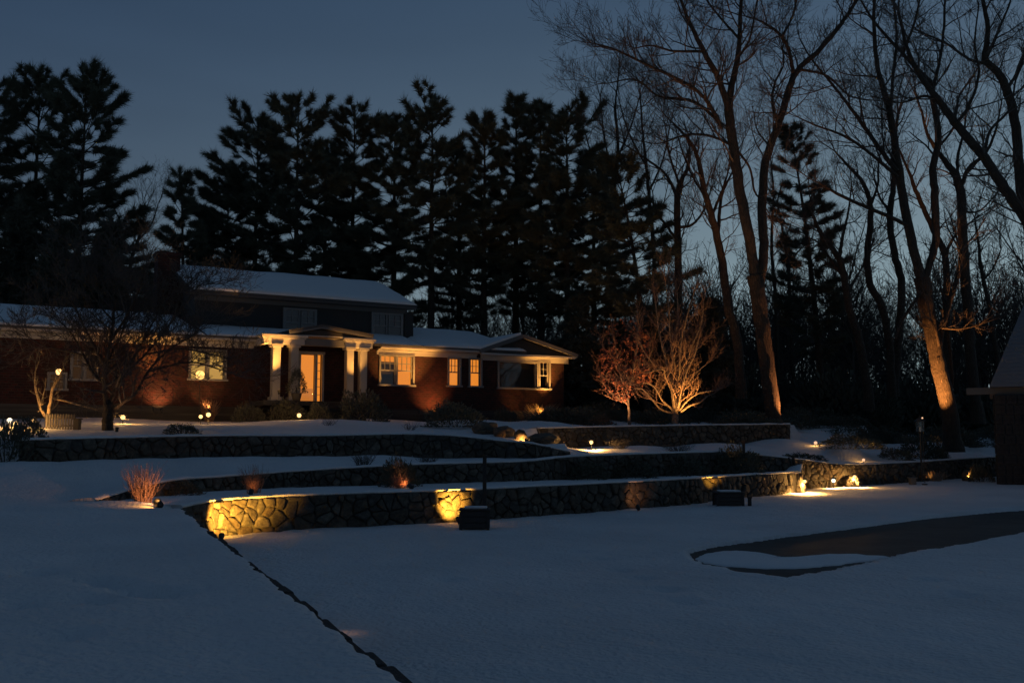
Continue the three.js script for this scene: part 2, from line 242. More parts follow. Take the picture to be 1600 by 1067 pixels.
  part('mortar_core', sweep((s, f) => { const b = bs(s) - 0.2, t = f.top - (coping ? 0.09 : 0.005); return [[0.015, b], [0.015, t], [thick, t], [thick, b]]; }, n, true), M.mortar, g);
  if (coping) for (let s = 0.05; s < L - 0.2;) { const w = rnd.in(0.3, 0.62), a = face(s + w / 2), c = part('coping_stone', box(w - 0.02, 0.1, 0.4, 0, 0, 0, 0.03), M.coping, g); c.position.set(a.x - a.nx * (0.16 + rnd.in(-0.04, 0.02)), a.top - 0.045 + rnd.in(-0.012, 0.012), a.z - a.nz * 0.16); c.rotation.y = Math.atan2(a.nx, a.nz) + rnd.in(-0.05, 0.05); s += w; }
  part('snow_cap', sweep((s, f) => {
    const e = capIn + capJit * (fbm(s * 0.7, seed, 1, 2) * 1.2 + 0.9 * fbm(s * 3.1, seed * 3, 2, 4)), h = capH * (1 + 0.8 * fbm(s * 1.3, seed * 2, 4, 3)), on = (w) => snowY(f.x - f.nx * w, f.z - f.nz * w), w1 = thick * 0.8 + 0.1, w2 = thick + 0.25;
    return [[e + 0.06, f.top - 0.01], [e, f.top + h * 0.15], [e + 0.015, f.top + h * 0.6], [e + 0.06, f.top + h * 0.95], [e + 0.16, f.top + h], [w1, Math.max(on(w1), f.top + h * 0.6)], [w2, Math.max(f.top - 0.1, on(w2)) + 0.006], [w2 + 0.3, Math.max(f.top - 0.2, on(w2 + 0.3)) - 0.03]];
  }, Math.ceil(L / 0.07), true, true), M.snow, g);
  return g;
}
wall('edge', 'low stone lawn edge running diagonally through the near snow, its dark coping showing', { seed: 11, capIn: 0.03, capJit: 0.1, capH: 0.03, coping: true });
wall('front', 'long front terrace wall of rounded fieldstone with two lamplit patches', { seed: 12, sw: 0.36, sh: 0.215 });
wall('middle', 'middle terrace wall, dark stone, behind the red lit twig clump', { seed: 13 });
wall('upper', 'upper terrace wall, dark stone, edging the lawn before the house', { seed: 14, sw: 0.4, sh: 0.22 });
wall('orchard', 'dark stone wall below the lamplit fan shaped tree', { seed: 15 });
wall('gate', 'curving stone wall right of the snowy garden opening, below the lantern post', { seed: 16 });
wall('passage', 'short stone wall end beside the lit stone at the snowy opening', { seed: 17 });
// ---------------------------------------------------------------- frozen pool in the lawn
{
  const g = new THREE.ShapeGeometry(new THREE.Shape([[2.4, -19.6], [17.7, -33.0], [24, -30], [19.6, -26.5], [4.6, -14.6], [2.6, -15.6]].map(([x, z]) => V2(x, -z)))); g.rotateX(-Math.PI / 2); g.translate(0, -0.05, 0);
  M.ice = mat({ color: [0.075, 0.075, 0.06], map: rep(stoneTint, 0.16), roughness: 0.62, bumpMap: rep(stoneBump, 0.35), bumpScale: 0.012 });
  tag(part('pool_ice', g, M.ice), 'dark frozen water of the garden pool', null, null, 'structure');
  const rim = fromPix([[1088, 872], [1104, 866], [1130, 862], [1160, 862.5], [1182, 866], [1203, 873], [1240, 875.5], [1272, 874], [1300, 869], [1330, 867], [1362, 869], [1392, 871], [1366, 875], [1330, 880], [1290, 885], [1250, 888], [1205, 888], [1160, 886], [1125, 883], [1098, 879]], -0.04).map(([x, z]) => V(x, 0, z));
  const loop = new THREE.CatmullRomCurve3(rim, true).getSpacedPoints(160), c = V(); loop.forEach((p) => c.addScaledVector(p, 1 / loop.length));
  const pos = [], uv = [], id = [], rings = [[1, -0.07], [0.99, -0.03], [0.94, -0.012], [0.8, 0.0], [0.5, 0.005], [0.2, 0.0]], m = loop.length - 1;
  for (const [k, y] of rings) for (let i = 0; i < m; i++) { const p = loop[i], j = 1 + (0.1 * fbm(p.x * 6, p.z * 6, 4, 4) + 0.12 * fbm(p.x * 1.7, p.z * 1.7, 8, 2)) * k, x = c.x + (p.x - c.x) * k * j, z = c.z + (p.z - c.z) * k * j; pos.push(x, y + 0.035 * fbm(x * 3.5, z * 2.5, 1, 3) * (k < 0.97 ? 1 : 0), z); uv.push(x, z); }
  for (let r = 0; r < rings.length - 1; r++) for (let i = 0; i < m; i++) { const a = r * m + i, b = r * m + (i + 1) % m; id.push(a, b, a + m, b, b + m, a + m); }
  const o = (rings.length - 1) * m; for (let i = 1; i < m - 1; i++) id.push(o, o + i, o + i + 1);
  const geo = new THREE.BufferGeometry(); geo.setAttribute('position', new THREE.Float32BufferAttribute(pos, 3)); geo.setAttribute('uv', new THREE.Float32BufferAttribute(uv, 2)); geo.setIndex(id); geo.computeVertexNormals();
  whole('snow_drift', geo, M.cap, 'thin drift of snow lying on the near corner of the pool ice', 'snow drift');
}

// ---------------------------------------------------------------- the house
const HOUSE = { p: V(-8.11, 3.0, -47.43), a: 31 * Math.PI / 180 };
const hc = Math.cos(HOUSE.a), hs_ = Math.sin(HOUSE.a);
const toHouse = (p) => { const x = p.x - HOUSE.p.x, y = p.y - HOUSE.p.y, z = p.z - HOUSE.p.z; return V(x * hc - z * hs_, y, x * hs_ + z * hc); };
const fromHouse = (u, y, z) => V(HOUSE.p.x + u * hc + z * hs_, HOUSE.p.y + y, HOUSE.p.z - u * hs_ + z * hc);
const eyeH = toHouse(V(0, EYE, 0));
const onHouse = (px, py, zl) => { const d = toHouse(at(px, py, 1)).sub(eyeH), s = (zl - eyeH.z) / d.z; return d.multiplyScalar(s).add(eyeH); };   // the point of the plane z = zl of the house seen at that pixel
const brickTex = (() => {
  const n = 1024, rows = 16, cols = 8, rnd = R(5), tint = []; for (let i = 0; i < rows * cols; i++) tint.push(rnd());
  const cell = (u, v) => { const r = Math.floor(v * rows), uu = (u * cols + (r % 2) * 0.5) % cols, c = Math.floor(uu), fx = uu - c, fy = v * rows - r; return { k: tint[r * cols + c], m: fx < 0.045 || fx > 0.955 || fy < 0.12 || fy > 0.88 }; };
  return { c: tex(n, (u, v) => { const q = cell(u, v), w = tfbm(u, v, 12, 12, 4, 3); return q.m ? [50 + 20 * w, 40 + 14 * w, 34 + 12 * w] : [38 + 26 * q.k + 16 * w, 18 + 9 * q.k + 7 * w, 14 + 6 * q.k + 6 * w]; }, true), b: tex(n, (u, v) => grey(cell(u, v).m ? 60 : 190 + 50 * tfbm(u, v, 30, 30, 3, 9))) };
})();
M.brick = mat({ map: rep(brickTex.c, 0.58), bumpMap: rep(brickTex.b, 0.58), bumpScale: 0.012 });
M.siding = mat({ color: [0.04, 0.038, 0.036] });
M.shingle = mat({ color: [0.07, 0.07, 0.072], bumpMap: rep(stoneBump, 1), bumpScale: 0.02 });
M.glass = new THREE.MeshPhysicalMaterial({ color: 0xffffff, roughness: 0.03, transmission: 1, thickness: 0, ior: 1.5 });
M.column = mat({ color: [0.3, 0.285, 0.26], roughness: 0.6 });
M.darkRoom = mat({ color: [0.05, 0.045, 0.04] });
M.blindLit = glow(0.84, 0.25, 0.026); M.blindLow = glow(0.55, 0.17, 0.028); M.blindPale = glow(0.5, 0.27, 0.055); M.blindDim = glow(0.03, 0.014, 0.006);
M.foundation = mat({ color: [0.1, 0.095, 0.09], map: stoneTint });
const uvBox = (g) => { const p = g.attributes.position, n = g.attributes.normal, u = new Float32Array(p.count * 2); for (let i = 0; i < p.count; i++) { const ax = Math.abs(n.getX(i)), ay = Math.abs(n.getY(i)); u[i * 2] = ax > 0.7 ? p.getZ(i) : p.getX(i); u[i * 2 + 1] = ay > 0.7 ? p.getZ(i) : p.getY(i); } g.setAttribute('uv', new THREE.BufferAttribute(u, 2)); return g; };
{
  const house = thing('brick_house', 'long red brick house with lamplit eaves and a snow covered roof', 'house', HOUSE.p); house.rotation.y = HOUSE.a; house.userData.kind = 'thing';
  const holes = [];                                                // openings of the front wall
  function windowAt(x0, y0, x1, y1, zl, { cols = 2, rows = 3, lit = null, units = 1, top = null, hole = true, trim = 0.09, deep = 0.1, double = true, label } = {}) {
    const a = onHouse(x0, (y0 + y1) / 2, zl).x, b = onHouse(x1, (y0 + y1) / 2, zl).x, yt = onHouse((x0 + x1) / 2, y0, zl).y, yb = onHouse((x0 + x1) / 2, y1, zl).y;
    if (hole && zl === 0) holes.push([a, yb, b, yt]);
    const w = new THREE.Group(); w.name = 'window'; house.add(w); if (label) w.userData.label = label;
    const f = [box(trim, yt - yb + 2 * trim, 0.13, a - trim / 2, (yt + yb) / 2, zl + 0.035), box(trim, yt - yb + 2 * trim, 0.13, b + trim / 2, (yt + yb) / 2, zl + 0.035), box(b - a, trim, 0.12, (a + b) / 2, yt + trim / 2, zl + 0.035), box(b - a + 0.3, trim, 0.2, (a + b) / 2, yb - trim / 2, zl + 0.06)];
    const uw = (b - a) / units, bars = [];
    for (let k = 1; k < units; k++) f.push(box(0.1, yt - yb, 0.1, a + k * uw, (yt + yb) / 2, zl - 0.02));
    part('frame', join(f), M.trim, w);
    for (let k = 0; k < units; k++) {
      const L0 = a + k * uw + (k ? 0.05 : 0), L1 = a + (k + 1) * uw - (k < units - 1 ? 0.05 : 0), ym = double ? (yt + yb) / 2 : yb;
      if (double) bars.push(box(L1 - L0, 0.06, 0.05, (L0 + L1) / 2, ym, zl - deep + 0.035));
      bars.push(box(0.05, yt - yb, 0.05, L0 + 0.025, (yt + yb) / 2, zl - deep + 0.032), box(0.05, yt - yb, 0.05, L1 - 0.025, (yt + yb) / 2, zl - deep + 0.032));
      for (let c = 1; c < cols; c++) bars.push(box(0.028, yt - ym, 0.03, L0 + (L1 - L0) * c / cols, (yt + ym) / 2, zl - deep + 0.03));
      for (let r = 1; r < rows; r++) bars.push(box(L1 - L0, 0.026, 0.032, (L0 + L1) / 2, ym + (yt - ym) * r / rows, zl - deep + 0.03));
      const m = Array.isArray(lit) ? lit[k] : lit;
      const pane = part('pane', box(L1 - L0, yt - yb, 0.008, (L0 + L1) / 2, (yt + yb) / 2, zl - deep), M.glass, w);
      const cut = top && top[k] ? yt - (yt - yb) * top[k] : yb;   // a lowered dark blind leaves only the top of the pane lit
      if (m) part('lit_blind', box(L1 - L0, yt - cut, 0.02, (L0 + L1) / 2, (yt + cut) / 2, zl - deep - 0.09), m, w);
      if (m && cut > yb) part('dark_blind', box(L1 - L0, cut - yb, 0.02, (L0 + L1) / 2, (cut + yb) / 2, zl - deep - 0.085), M.darkRoom, w);
    }
    part('sash_bars', join(bars), M.trim, w);
    return [a, yb, b, yt];
  }
  // ground floor windows
  windowAt(297, 549, 350, 592, 0, { lit: [M.blindPale, M.blindPale], units: 2, cols: 2, rows: 2, label: 'pale lit pair of windows behind bare branches' });
  windowAt(594, 557, 644, 601, 0, { lit: [M.blindLit, M.blindLit], units: 2, cols: 3, rows: 2, top: [0.19, 0], label: 'pair of sash windows, one with its blind drawn' });
  windowAt(701, 561, 717, 602, 0, { lit: M.blindLit, cols: 3, rows: 2 });
  windowAt(734, 562, 750, 603, 0, { lit: M.blindLit, cols: 3, rows: 2 });
  windowAt(779, 567, 838, 606, 0, { cols: 1, rows: 1, double: false, label: 'wide unlit picture window' });
  windowAt(843, 567, 857, 607, 0, { cols: 2, rows: 2, label: 'narrow unlit window at the house corner' });
  windowAt(76, 585, 100, 607, 0, { lit: M.blindDim, cols: 2, rows: 2, label: 'dim window behind the lamplit small tree' });
  windowAt(112, 553, 150, 592, 0, { lit: M.blindDim, units: 2, cols: 2, rows: 2, label: 'dim window behind the dark front tree' });
  const U0 = -15.5, U1 = 7.6, U2 = 12.75, EV = 3.38, D = 9.5;
  const dl = onHouse(468, 580, 0).x, dr = onHouse(503, 580, 0).x, dt = onHouse(485, 554, 0).y, FL = 0.72;
  holes.push([dl - 0.05, FL, dr + 0.02, dt + 0.03]);
  // brick walls, cut round the openings
  const front = new THREE.Shape([V2(U0, -0.6), V2(U2, -0.6), V2(U2, EV), V2(U0, EV)]);
  for (const [a, b, c, d] of holes) front.holes.push(new THREE.Path([V2(a, b), V2(a, d), V2(c, d), V2(c, b)]));
  const fw = new THREE.ExtrudeGeometry(front, { depth: 0.24, bevelEnabled: false }); fw.translate(0, 0, -0.24);
  part('wall', uvBox(join([fw, box(0.24, EV + 0.6, D - 0.24, U0 + 0.12, EV / 2 - 0.3, -0.24 - (D - 0.24) / 2), box(0.24, EV + 0.6, D - 0.24, U2 - 0.12, EV / 2 - 0.3, -0.24 - (D - 0.24) / 2), box(U2 - U0 - 0.48, EV + 0.6, 0.24, (U0 + U2) / 2, EV / 2 - 0.3, -D + 0.12)])), M.brick, house).userData.label = 'red brick ground floor wall';
  part('inner_wall', box(U2 - U0 - 0.5, EV + 0.2, 0.1, (U0 + U2) / 2, EV / 2, -1.6), M.darkRoom, house);
  part('foundation', box(U2 - U0 + 0.06, 0.9, 0.1, (U0 + U2) / 2, 0.02, 0.055), M.foundation, house);
  // white frieze, gutter and soffit along the eaves
  for (const [a, b] of [[U0 - 0.4, -4.3], [1.75, U1 - 0.3]]) {
    const w = b - a, m = (a + b) / 2;
    part('frieze', join([box(w, 0.24, 0.06, m, EV - 0.14, 0.034), box(w, 0.06, 0.12, m, EV - 0.05, 0.1)]), M.white, house);
    part('soffit', box(w, 0.04, 0.52, m, EV + 0.022, 0.26), M.white, house);
    part('gutter', box(w, 0.14, 0.1, m, EV + 0.1, 0.56, 0.03), M.white, house);
  }
  // low front roofs with their snow
  const slope = (u0, u1, z0, y0, z1, y1, th) => { const a = Math.atan2(y1 - y0, z0 - z1), l = Math.hypot(y1 - y0, z0 - z1), g = box(u1 - u0, th, l); g.rotateX(a); g.translate((u0 + u1) / 2, (y0 + y1) / 2, (z0 + z1) / 2); return g; };
  const snowSlab = (u0, u1, z0, y0, z1, y1, th, seed) => {       // an uneven blanket whose edges round off
    const nu = Math.ceil((u1 - u0) / 0.25), nv = 10, pos = [], uv = [], id = [], l = Math.hypot(z0 - z1, y1 - y0), ny = (z0 - z1) / l, nz = (y1 - y0) / l;
    for (let j = 0; j <= nv + 2; j++) for (let i = 0; i <= nu; i++) {
      const v = Math.max(0, Math.min(1, (j - 1) / nv)), u = u0 + (u1 - u0) * i / nu, edge = j === 0 || j === nv + 2 || i === 0 || i === nu ? 0 : 1, e = (j === 0 || j === 1) ? 0.1 * fbm(u * 0.9, seed, 2, 4) : 0;
      const h = edge * th * (1 + 0.7 * fbm(u * 0.5, v * 3, seed, 3)) * (j === 1 || i === 1 || i === nu - 1 ? 0.75 : 1);
      pos.push(u, y0 + (y1 - y0) * v + h * ny, z0 + (z1 - z0) * v + h * nz - e * (z0 - z1) / l); uv.push(u, v * l);
    }
    const w = nu + 1; for (let j = 0; j < nv + 2; j++) for (let i = 0; i < nu; i++) { const a = j * w + i; id.push(a, a + 1, a + w, a + 1, a + w + 1, a + w); }
    const g = new THREE.BufferGeometry(); g.setAttribute('position', new THREE.Float32BufferAttribute(pos, 3)); g.setAttribute('uv', new THREE.Float32BufferAttribute(uv, 2)); g.setIndex(id); g.computeVertexNormals(); return g;
  };
  const MB = -1.6, ML = -6.6, MR = 4.05;                             // upper storey: front plane, ends
  let rf = part('roof', slope(U0 - 0.4, ML, 0.62, EV + 0.14, -5, EV + 1.5, 0.12), M.shingle, house); rf.userData.label = 'low roof of the far wing';
  part('roof_snow', snowSlab(U0 - 0.35, ML, 0.6, EV + 0.2, -4.9, EV + 1.54, 0.16, 3), M.cap, rf);
  part('roof_back', slope(U0 - 0.4, ML, -10.1, EV + 0.14, -5, EV + 1.5, 0.12), M.shingle, rf);
  rf = part('roof', slope(ML, MR, 0.62, EV + 0.14, MB + 0.02, EV + 0.75, 0.12), M.shingle, house); rf.userData.label = 'narrow lean-to roof below the upper storey';
  part('roof_snow', snowSlab(ML + 0.05, MR, 0.6, EV + 0.2, MB + 0.05, EV + 0.8, 0.12, 5), M.cap, rf);
  rf = part('roof', slope(MR, U1 + 2.4, 0.62, EV + 0.14, -5, EV + 1.55, 0.12), M.shingle, house);
  part('roof_snow', snowSlab(MR, U1 + 2.4, 0.62, EV + 0.2, -4.9, EV + 1.6, 0.15, 7), M.cap, rf);
  part('roof_back', slope(MR, U1 + 2.4, -10.1, EV + 0.14, -5, EV + 1.55, 0.12), M.shingle, rf);
  // upper storey
  const UE = 5.62, UR = 7.25;
  part('upper_wall', box(MR - ML, UE - EV - 0.1, 7.6, (ML + MR) / 2, (UE + EV + 0.1) / 2, MB - 3.8), M.siding, house).userData.label = 'dark clad upper storey';
  part('upper_frieze', join([box(MR - ML + 0.1, 0.22, 0.05, (ML + MR) / 2, UE - 0.1, MB + 0.03), box(MR - ML + 0.7, 0.04, 0.5, (ML + MR) / 2, UE + 0.02, MB + 0.25), box(MR - ML + 0.7, 0.12, 0.08, (ML + MR) / 2, UE + 0.1, MB + 0.53)]), M.greyPaint, house);
  const gable = new THREE.ExtrudeGeometry(new THREE.Shape([V2(-7.6, UE), V2(0, UE), V2(-3.8, UR - 0.1)]), { depth: MR - ML - 0.2, bevelEnabled: false }); gable.rotateY(-Math.PI / 2); gable.rotateY(Math.PI); gable.translate(ML + 0.1, 0, MB);
  { const p = gable.attributes.position; for (let i = 0; i < p.count; i++) p.setZ(i, MB + (p.getZ(i) - MB) * (p.getZ(i) > MB ? -1 : 1)); gable.computeVertexNormals(); }
  rf = part('upper_roof', join([slope(ML - 0.3, MR + 0.35, MB + 0.6, UE + 0.12, MB - 3.8, UR + 0.1, 0.13), slope(ML - 0.3, MR + 0.35, MB - 8.2, UE + 0.12, MB - 3.8, UR + 0.1, 0.13), gable.toNonIndexed ? gable : gable].map((g) => { const k = g.index ? g.toNonIndexed() : g; for (const n of Object.keys(k.attributes)) if (!['position', 'normal', 'uv'].includes(n)) k.deleteAttribute(n); return k; })), M.shingle, house);
  part('roof_snow', snowSlab(ML - 0.28, MR + 0.36, MB + 0.6, UE + 0.19, MB - 3.8, UR + 0.17, 0.2, 9), M.cap, rf);
  windowAt(444, 485, 491, 525, MB, { units: 2, cols: 2, rows: 2, hole: false, deep: -0.06, label: 'dark upper window above the porch' });
  windowAt(582, 492, 626, 528, MB, { units: 2, cols: 2, rows: 2, hole: false, deep: -0.06, label: 'dark upper window at the end of the storey' });
  part('shutter', box(0.5, 1.5, 0.05, onHouse(638, 510, MB).x, onHouse(638, 510, MB).y, MB + 0.03), M.siding, house);
  part('chimney', uvBox(join([box(1.05, 9.2, 0.9, ML - 0.62, 3.2, MB - 3.2), box(1.2, 0.2, 1.06, ML - 0.62, 7.9, MB - 3.2)])), M.brick, house);
  // gabled wing
  const wm = (onHouse(815, 522, 0.5).x), ga = onHouse(815, 523, 0.5).y - 0.12, gl = U1 - 0.35, gr = U2 + 0.35;
  part('frieze', join([box(U2 - U1 + 0.3, 0.3, 0.06, (U1 + U2) / 2 + 0.1, EV - 0.16, 0.034), box(gr - gl, 0.1, 0.14, (gl + gr) / 2, EV - 0.02, 0.57)]), M.white, house);
  part('soffit', box(gr - gl, 0.04, 0.5, (gl + gr) / 2, EV + 0.03, 0.25), M.white, house);
  const ped = new THREE.ExtrudeGeometry(new THREE.Shape([V2(gl + 0.2, EV + 0.06), V2(gr - 0.2, EV + 0.06), V2(wm, ga - 0.1)]), { depth: 0.1, bevelEnabled: false }); ped.translate(0, 0, 0.3);
  part('pediment', ped, M.siding, house);
  const rake = (x0, y0, x1, y1, z0, z1, th) => { const a = Math.atan2(y1 - y0, x1 - x0), l = Math.hypot(x1 - x0, y1 - y0), g = box(l, th, z0 - z1); g.rotateZ(a); g.translate((x0 + x1) / 2, (y0 + y1) / 2, (z0 + z1) / 2); return g; };
  rf = part('gable_roof', join([rake(gl - 0.1, EV + 0.1, wm, ga + 0.05, 0.62, -8, 0.12), rake(wm, ga + 0.05, gr + 0.1, EV + 0.1, 0.62, -8, 0.12)]), M.shingle, house);
  part('rake_board', join([rake(gl - 0.1, EV + 0.08, wm, ga + 0.03, 0.7, 0.62, 0.2), rake(wm, ga + 0.03, gr + 0.1, EV + 0.08, 0.7, 0.62, 0.2)]), M.greyPaint, rf);
  part('roof_snow', join([rake(gl - 0.05, EV + 0.24, wm - 0.1, ga + 0.16, 0.6, -7.9, 0.12), rake(wm + 0.7, ga - 0.09, gr - 0.5, EV + 0.4, 0.2, -7.9, 0.06)]), M.cap, rf);
  // entrance porch: two pairs of columns carry lamplit beams and a low dark gable
  const PZ = 1.75, pl = onHouse(410, 530, PZ).x, pr = onHouse(580, 535, PZ).x, bt = onHouse(440, 527, PZ).y, bb = onHouse(440, 538, PZ).y, seg = [[pl, onHouse(474, 530, PZ).x], [onHouse(538, 535, PZ).x, pr]];
  for (const [a, b] of seg) {
    part('porch_beam', join([box(b - a, bt - bb, 0.3, (a + b) / 2, (bt + bb) / 2, PZ), box(b - a + 0.24, 0.09, 0.6, (a + b) / 2, bt + 0.05, PZ), box(b - a + 0.1, 0.06, 0.44, (a + b) / 2, bt - 0.04, PZ)]), M.white, house);
  }
  part('porch_beam', box(seg[1][0] - seg[0][1], bt - bb, 0.24, (seg[1][0] + seg[0][1]) / 2, (bt + bb) / 2, PZ - 0.06), M.greyPaint, house);
  part('porch_side_beam', join([box(0.24, 0.3, PZ - 0.2, pl + 0.2, (bt + bb) / 2, PZ / 2 + 0.02), box(0.24, 0.3, PZ - 0.2, pr - 0.2, (bt + bb) / 2, PZ / 2 + 0.02)]), M.white, house);
  part('porch_ceiling', box(pr - pl - 0.1, 0.05, PZ + 0.1, (pl + pr) / 2, bt + 0.13, PZ / 2 + 0.06), M.white, house);
  const pa = onHouse(500, 512, PZ), px0 = onHouse(452, 527, PZ).x, px1 = onHouse(576, 531, PZ).x;
  const pg = new THREE.ExtrudeGeometry(new THREE.Shape([V2(px0, bt + 0.17), V2(px1, bt + 0.17), V2(pa.x, pa.y - 0.12)]), { depth: 0.08, bevelEnabled: false }); pg.translate(0, 0, PZ + 0.05);
  rf = part('porch_gable', pg, M.siding, house);
  part('rake_board', join([rake(px0 - 0.1, bt + 0.2, pa.x, pa.y, PZ + 0.3, PZ + 0.16, 0.13), rake(pa.x, pa.y, px1 + 0.1, bt + 0.2, PZ + 0.3, PZ + 0.16, 0.13)]), M.greyPaint, rf);
  part('gable_cover', join([rake(px0 - 0.12, bt + 0.28, pa.x, pa.y + 0.08, PZ + 0.3, -1, 0.09), rake(pa.x, pa.y + 0.08, px1 + 0.12, bt + 0.28, PZ + 0.3, -1, 0.09)]), M.shingle, rf);
  for (const [px, w] of [[430, 0.36], [458, 0.36], [545, 0.34], [566, 0.34]]) {
    const u = onHouse(px, 575, PZ).x, c = part('column', join([box(w, bb - FL, w, u, (bb + FL) / 2, PZ, 0.02), box(w + 0.14, 0.12, w + 0.14, u, bb - 0.06, PZ), box(w + 0.14, 0.16, w + 0.14, u, FL + 0.08, PZ)]), M.column, house);
  }
  part('porch_floor', box(pr - pl, 0.2, PZ + 0.3, (pl + pr) / 2, FL - 0.1, PZ / 2 + 0.2), M.foundation, house);
  for (let k = 0; k < 4; k++) part('step', box(2.2, 0.17, 0.34, (dl + dr) / 2 + 0.3, FL - 0.29 - k * 0.17, PZ + 0.5 + k * 0.32, 0.02), M.foundation, house);
  // lit entrance: hall seen through the glazed door, a side light beside it
  const ds = onHouse(493, 580, 0).x, door = new THREE.Group(); door.name = 'front_door'; house.add(door);
  part('door_frame', join([box(0.09, dt - FL + 0.1, 0.14, dl - 0.02, (dt + FL) / 2, 0.02), box(0.09, dt - FL + 0.1, 0.14, dr + 0.02, (dt + FL) / 2, 0.02), box(0.12, dt - FL, 0.12, ds, (dt + FL) / 2, 0.01), box(dr - dl + 0.2, 0.12, 0.16, (dl + dr) / 2, dt + 0.08, 0.02)]), M.white, door);
  part('door_glass', box(ds - dl - 0.1, dt - FL - 0.02, 0.008, (dl + ds) / 2, (dt + FL) / 2, -0.06), M.glass, door);
  part('lit_window_hall', box(ds - dl, dt - FL - 0.66, 0.03, (dl + ds) / 2, (dt + FL + 0.66) / 2, -0.32), M.blindLit, door);
  part('lit_window_hall', box(ds - dl, 0.66, 0.03, (dl + ds) / 2, FL + 0.33, -0.3), M.blindLow, door);
  part('lit_window_side', box(dr - ds - 0.1, dt - FL, 0.03, (dr + ds) / 2, (dt + FL) / 2, -0.15), M.blindLit, door);
  { const b = []; for (let k = 1; k < 6; k++) b.push(box(dr - ds - 0.1, 0.025, 0.03, (dr + ds) / 2, FL + (dt - FL) * k / 6, -0.06)); part('sash_bars', join(b), M.white, door); }
}
// ---------------------------------------------------------------- trees
const smooth = (pts, n) => new THREE.CatmullRomCurve3(pts, false, 'centripetal').getPoints(n);
function grow(gb, p, dir, len, r, lvl, rnd, o) {                     // a branch that forks on to ever finer twigs
  const n = lvl === 0 ? 5 : lvl === 1 ? 4 : 3, d = dir.clone(), pts = [p.clone()], dirs = [d.clone()], q = p.clone(), rr = [r];
  for (let i = 1; i <= n; i++) {
    d.x += rnd.in(-1, 1) * o.wob; d.z += rnd.in(-1, 1) * o.wob; d.y += rnd.in(-1, 1) * o.wob + o.up * (lvl === 0 ? 0.6 : 1); d.normalize();
    q.addScaledVector(d, len / n); pts.push(q.clone()); dirs.push(d.clone()); rr.push(Math.max(o.tip, r * (1 - 0.62 * i / n)));
  }
  gb.tube(pts, rr, r > 0.05 ? 5 : r > 0.02 ? 4 : 3);
  if (lvl >= o.kids.length) return;
  const K = o.kids[lvl], e = V(), s = V();
  for (let k = 0; k < K; k++) {
    const last = k === K - 1, t = last ? 1 : 0.22 + 0.78 * (k + rnd()) / K, f = t * n, i = Math.min(n - 1, Math.floor(f));
    e.lerpVectors(pts[i], pts[i + 1], f - i);
    s.set(rnd.in(-1, 1), rnd.in(-0.7, 1), rnd.in(-1, 1)); s.addScaledVector(dirs[i], -s.dot(dirs[i])).normalize();
    const a = last ? rnd.in(0.15, 0.5) : rnd.in(0.5, 1.1), nd = dirs[i].clone().multiplyScalar(Math.cos(a)).addScaledVector(s, Math.sin(a));
    grow(gb, e, nd, len * rnd.in(0.42, 0.78) * (1 - 0.3 * t), Math.max(o.tip, r * (1 - 0.6 * t) * rnd.in(0.5, 0.75)), lvl + 1, rnd, o);
  }
}
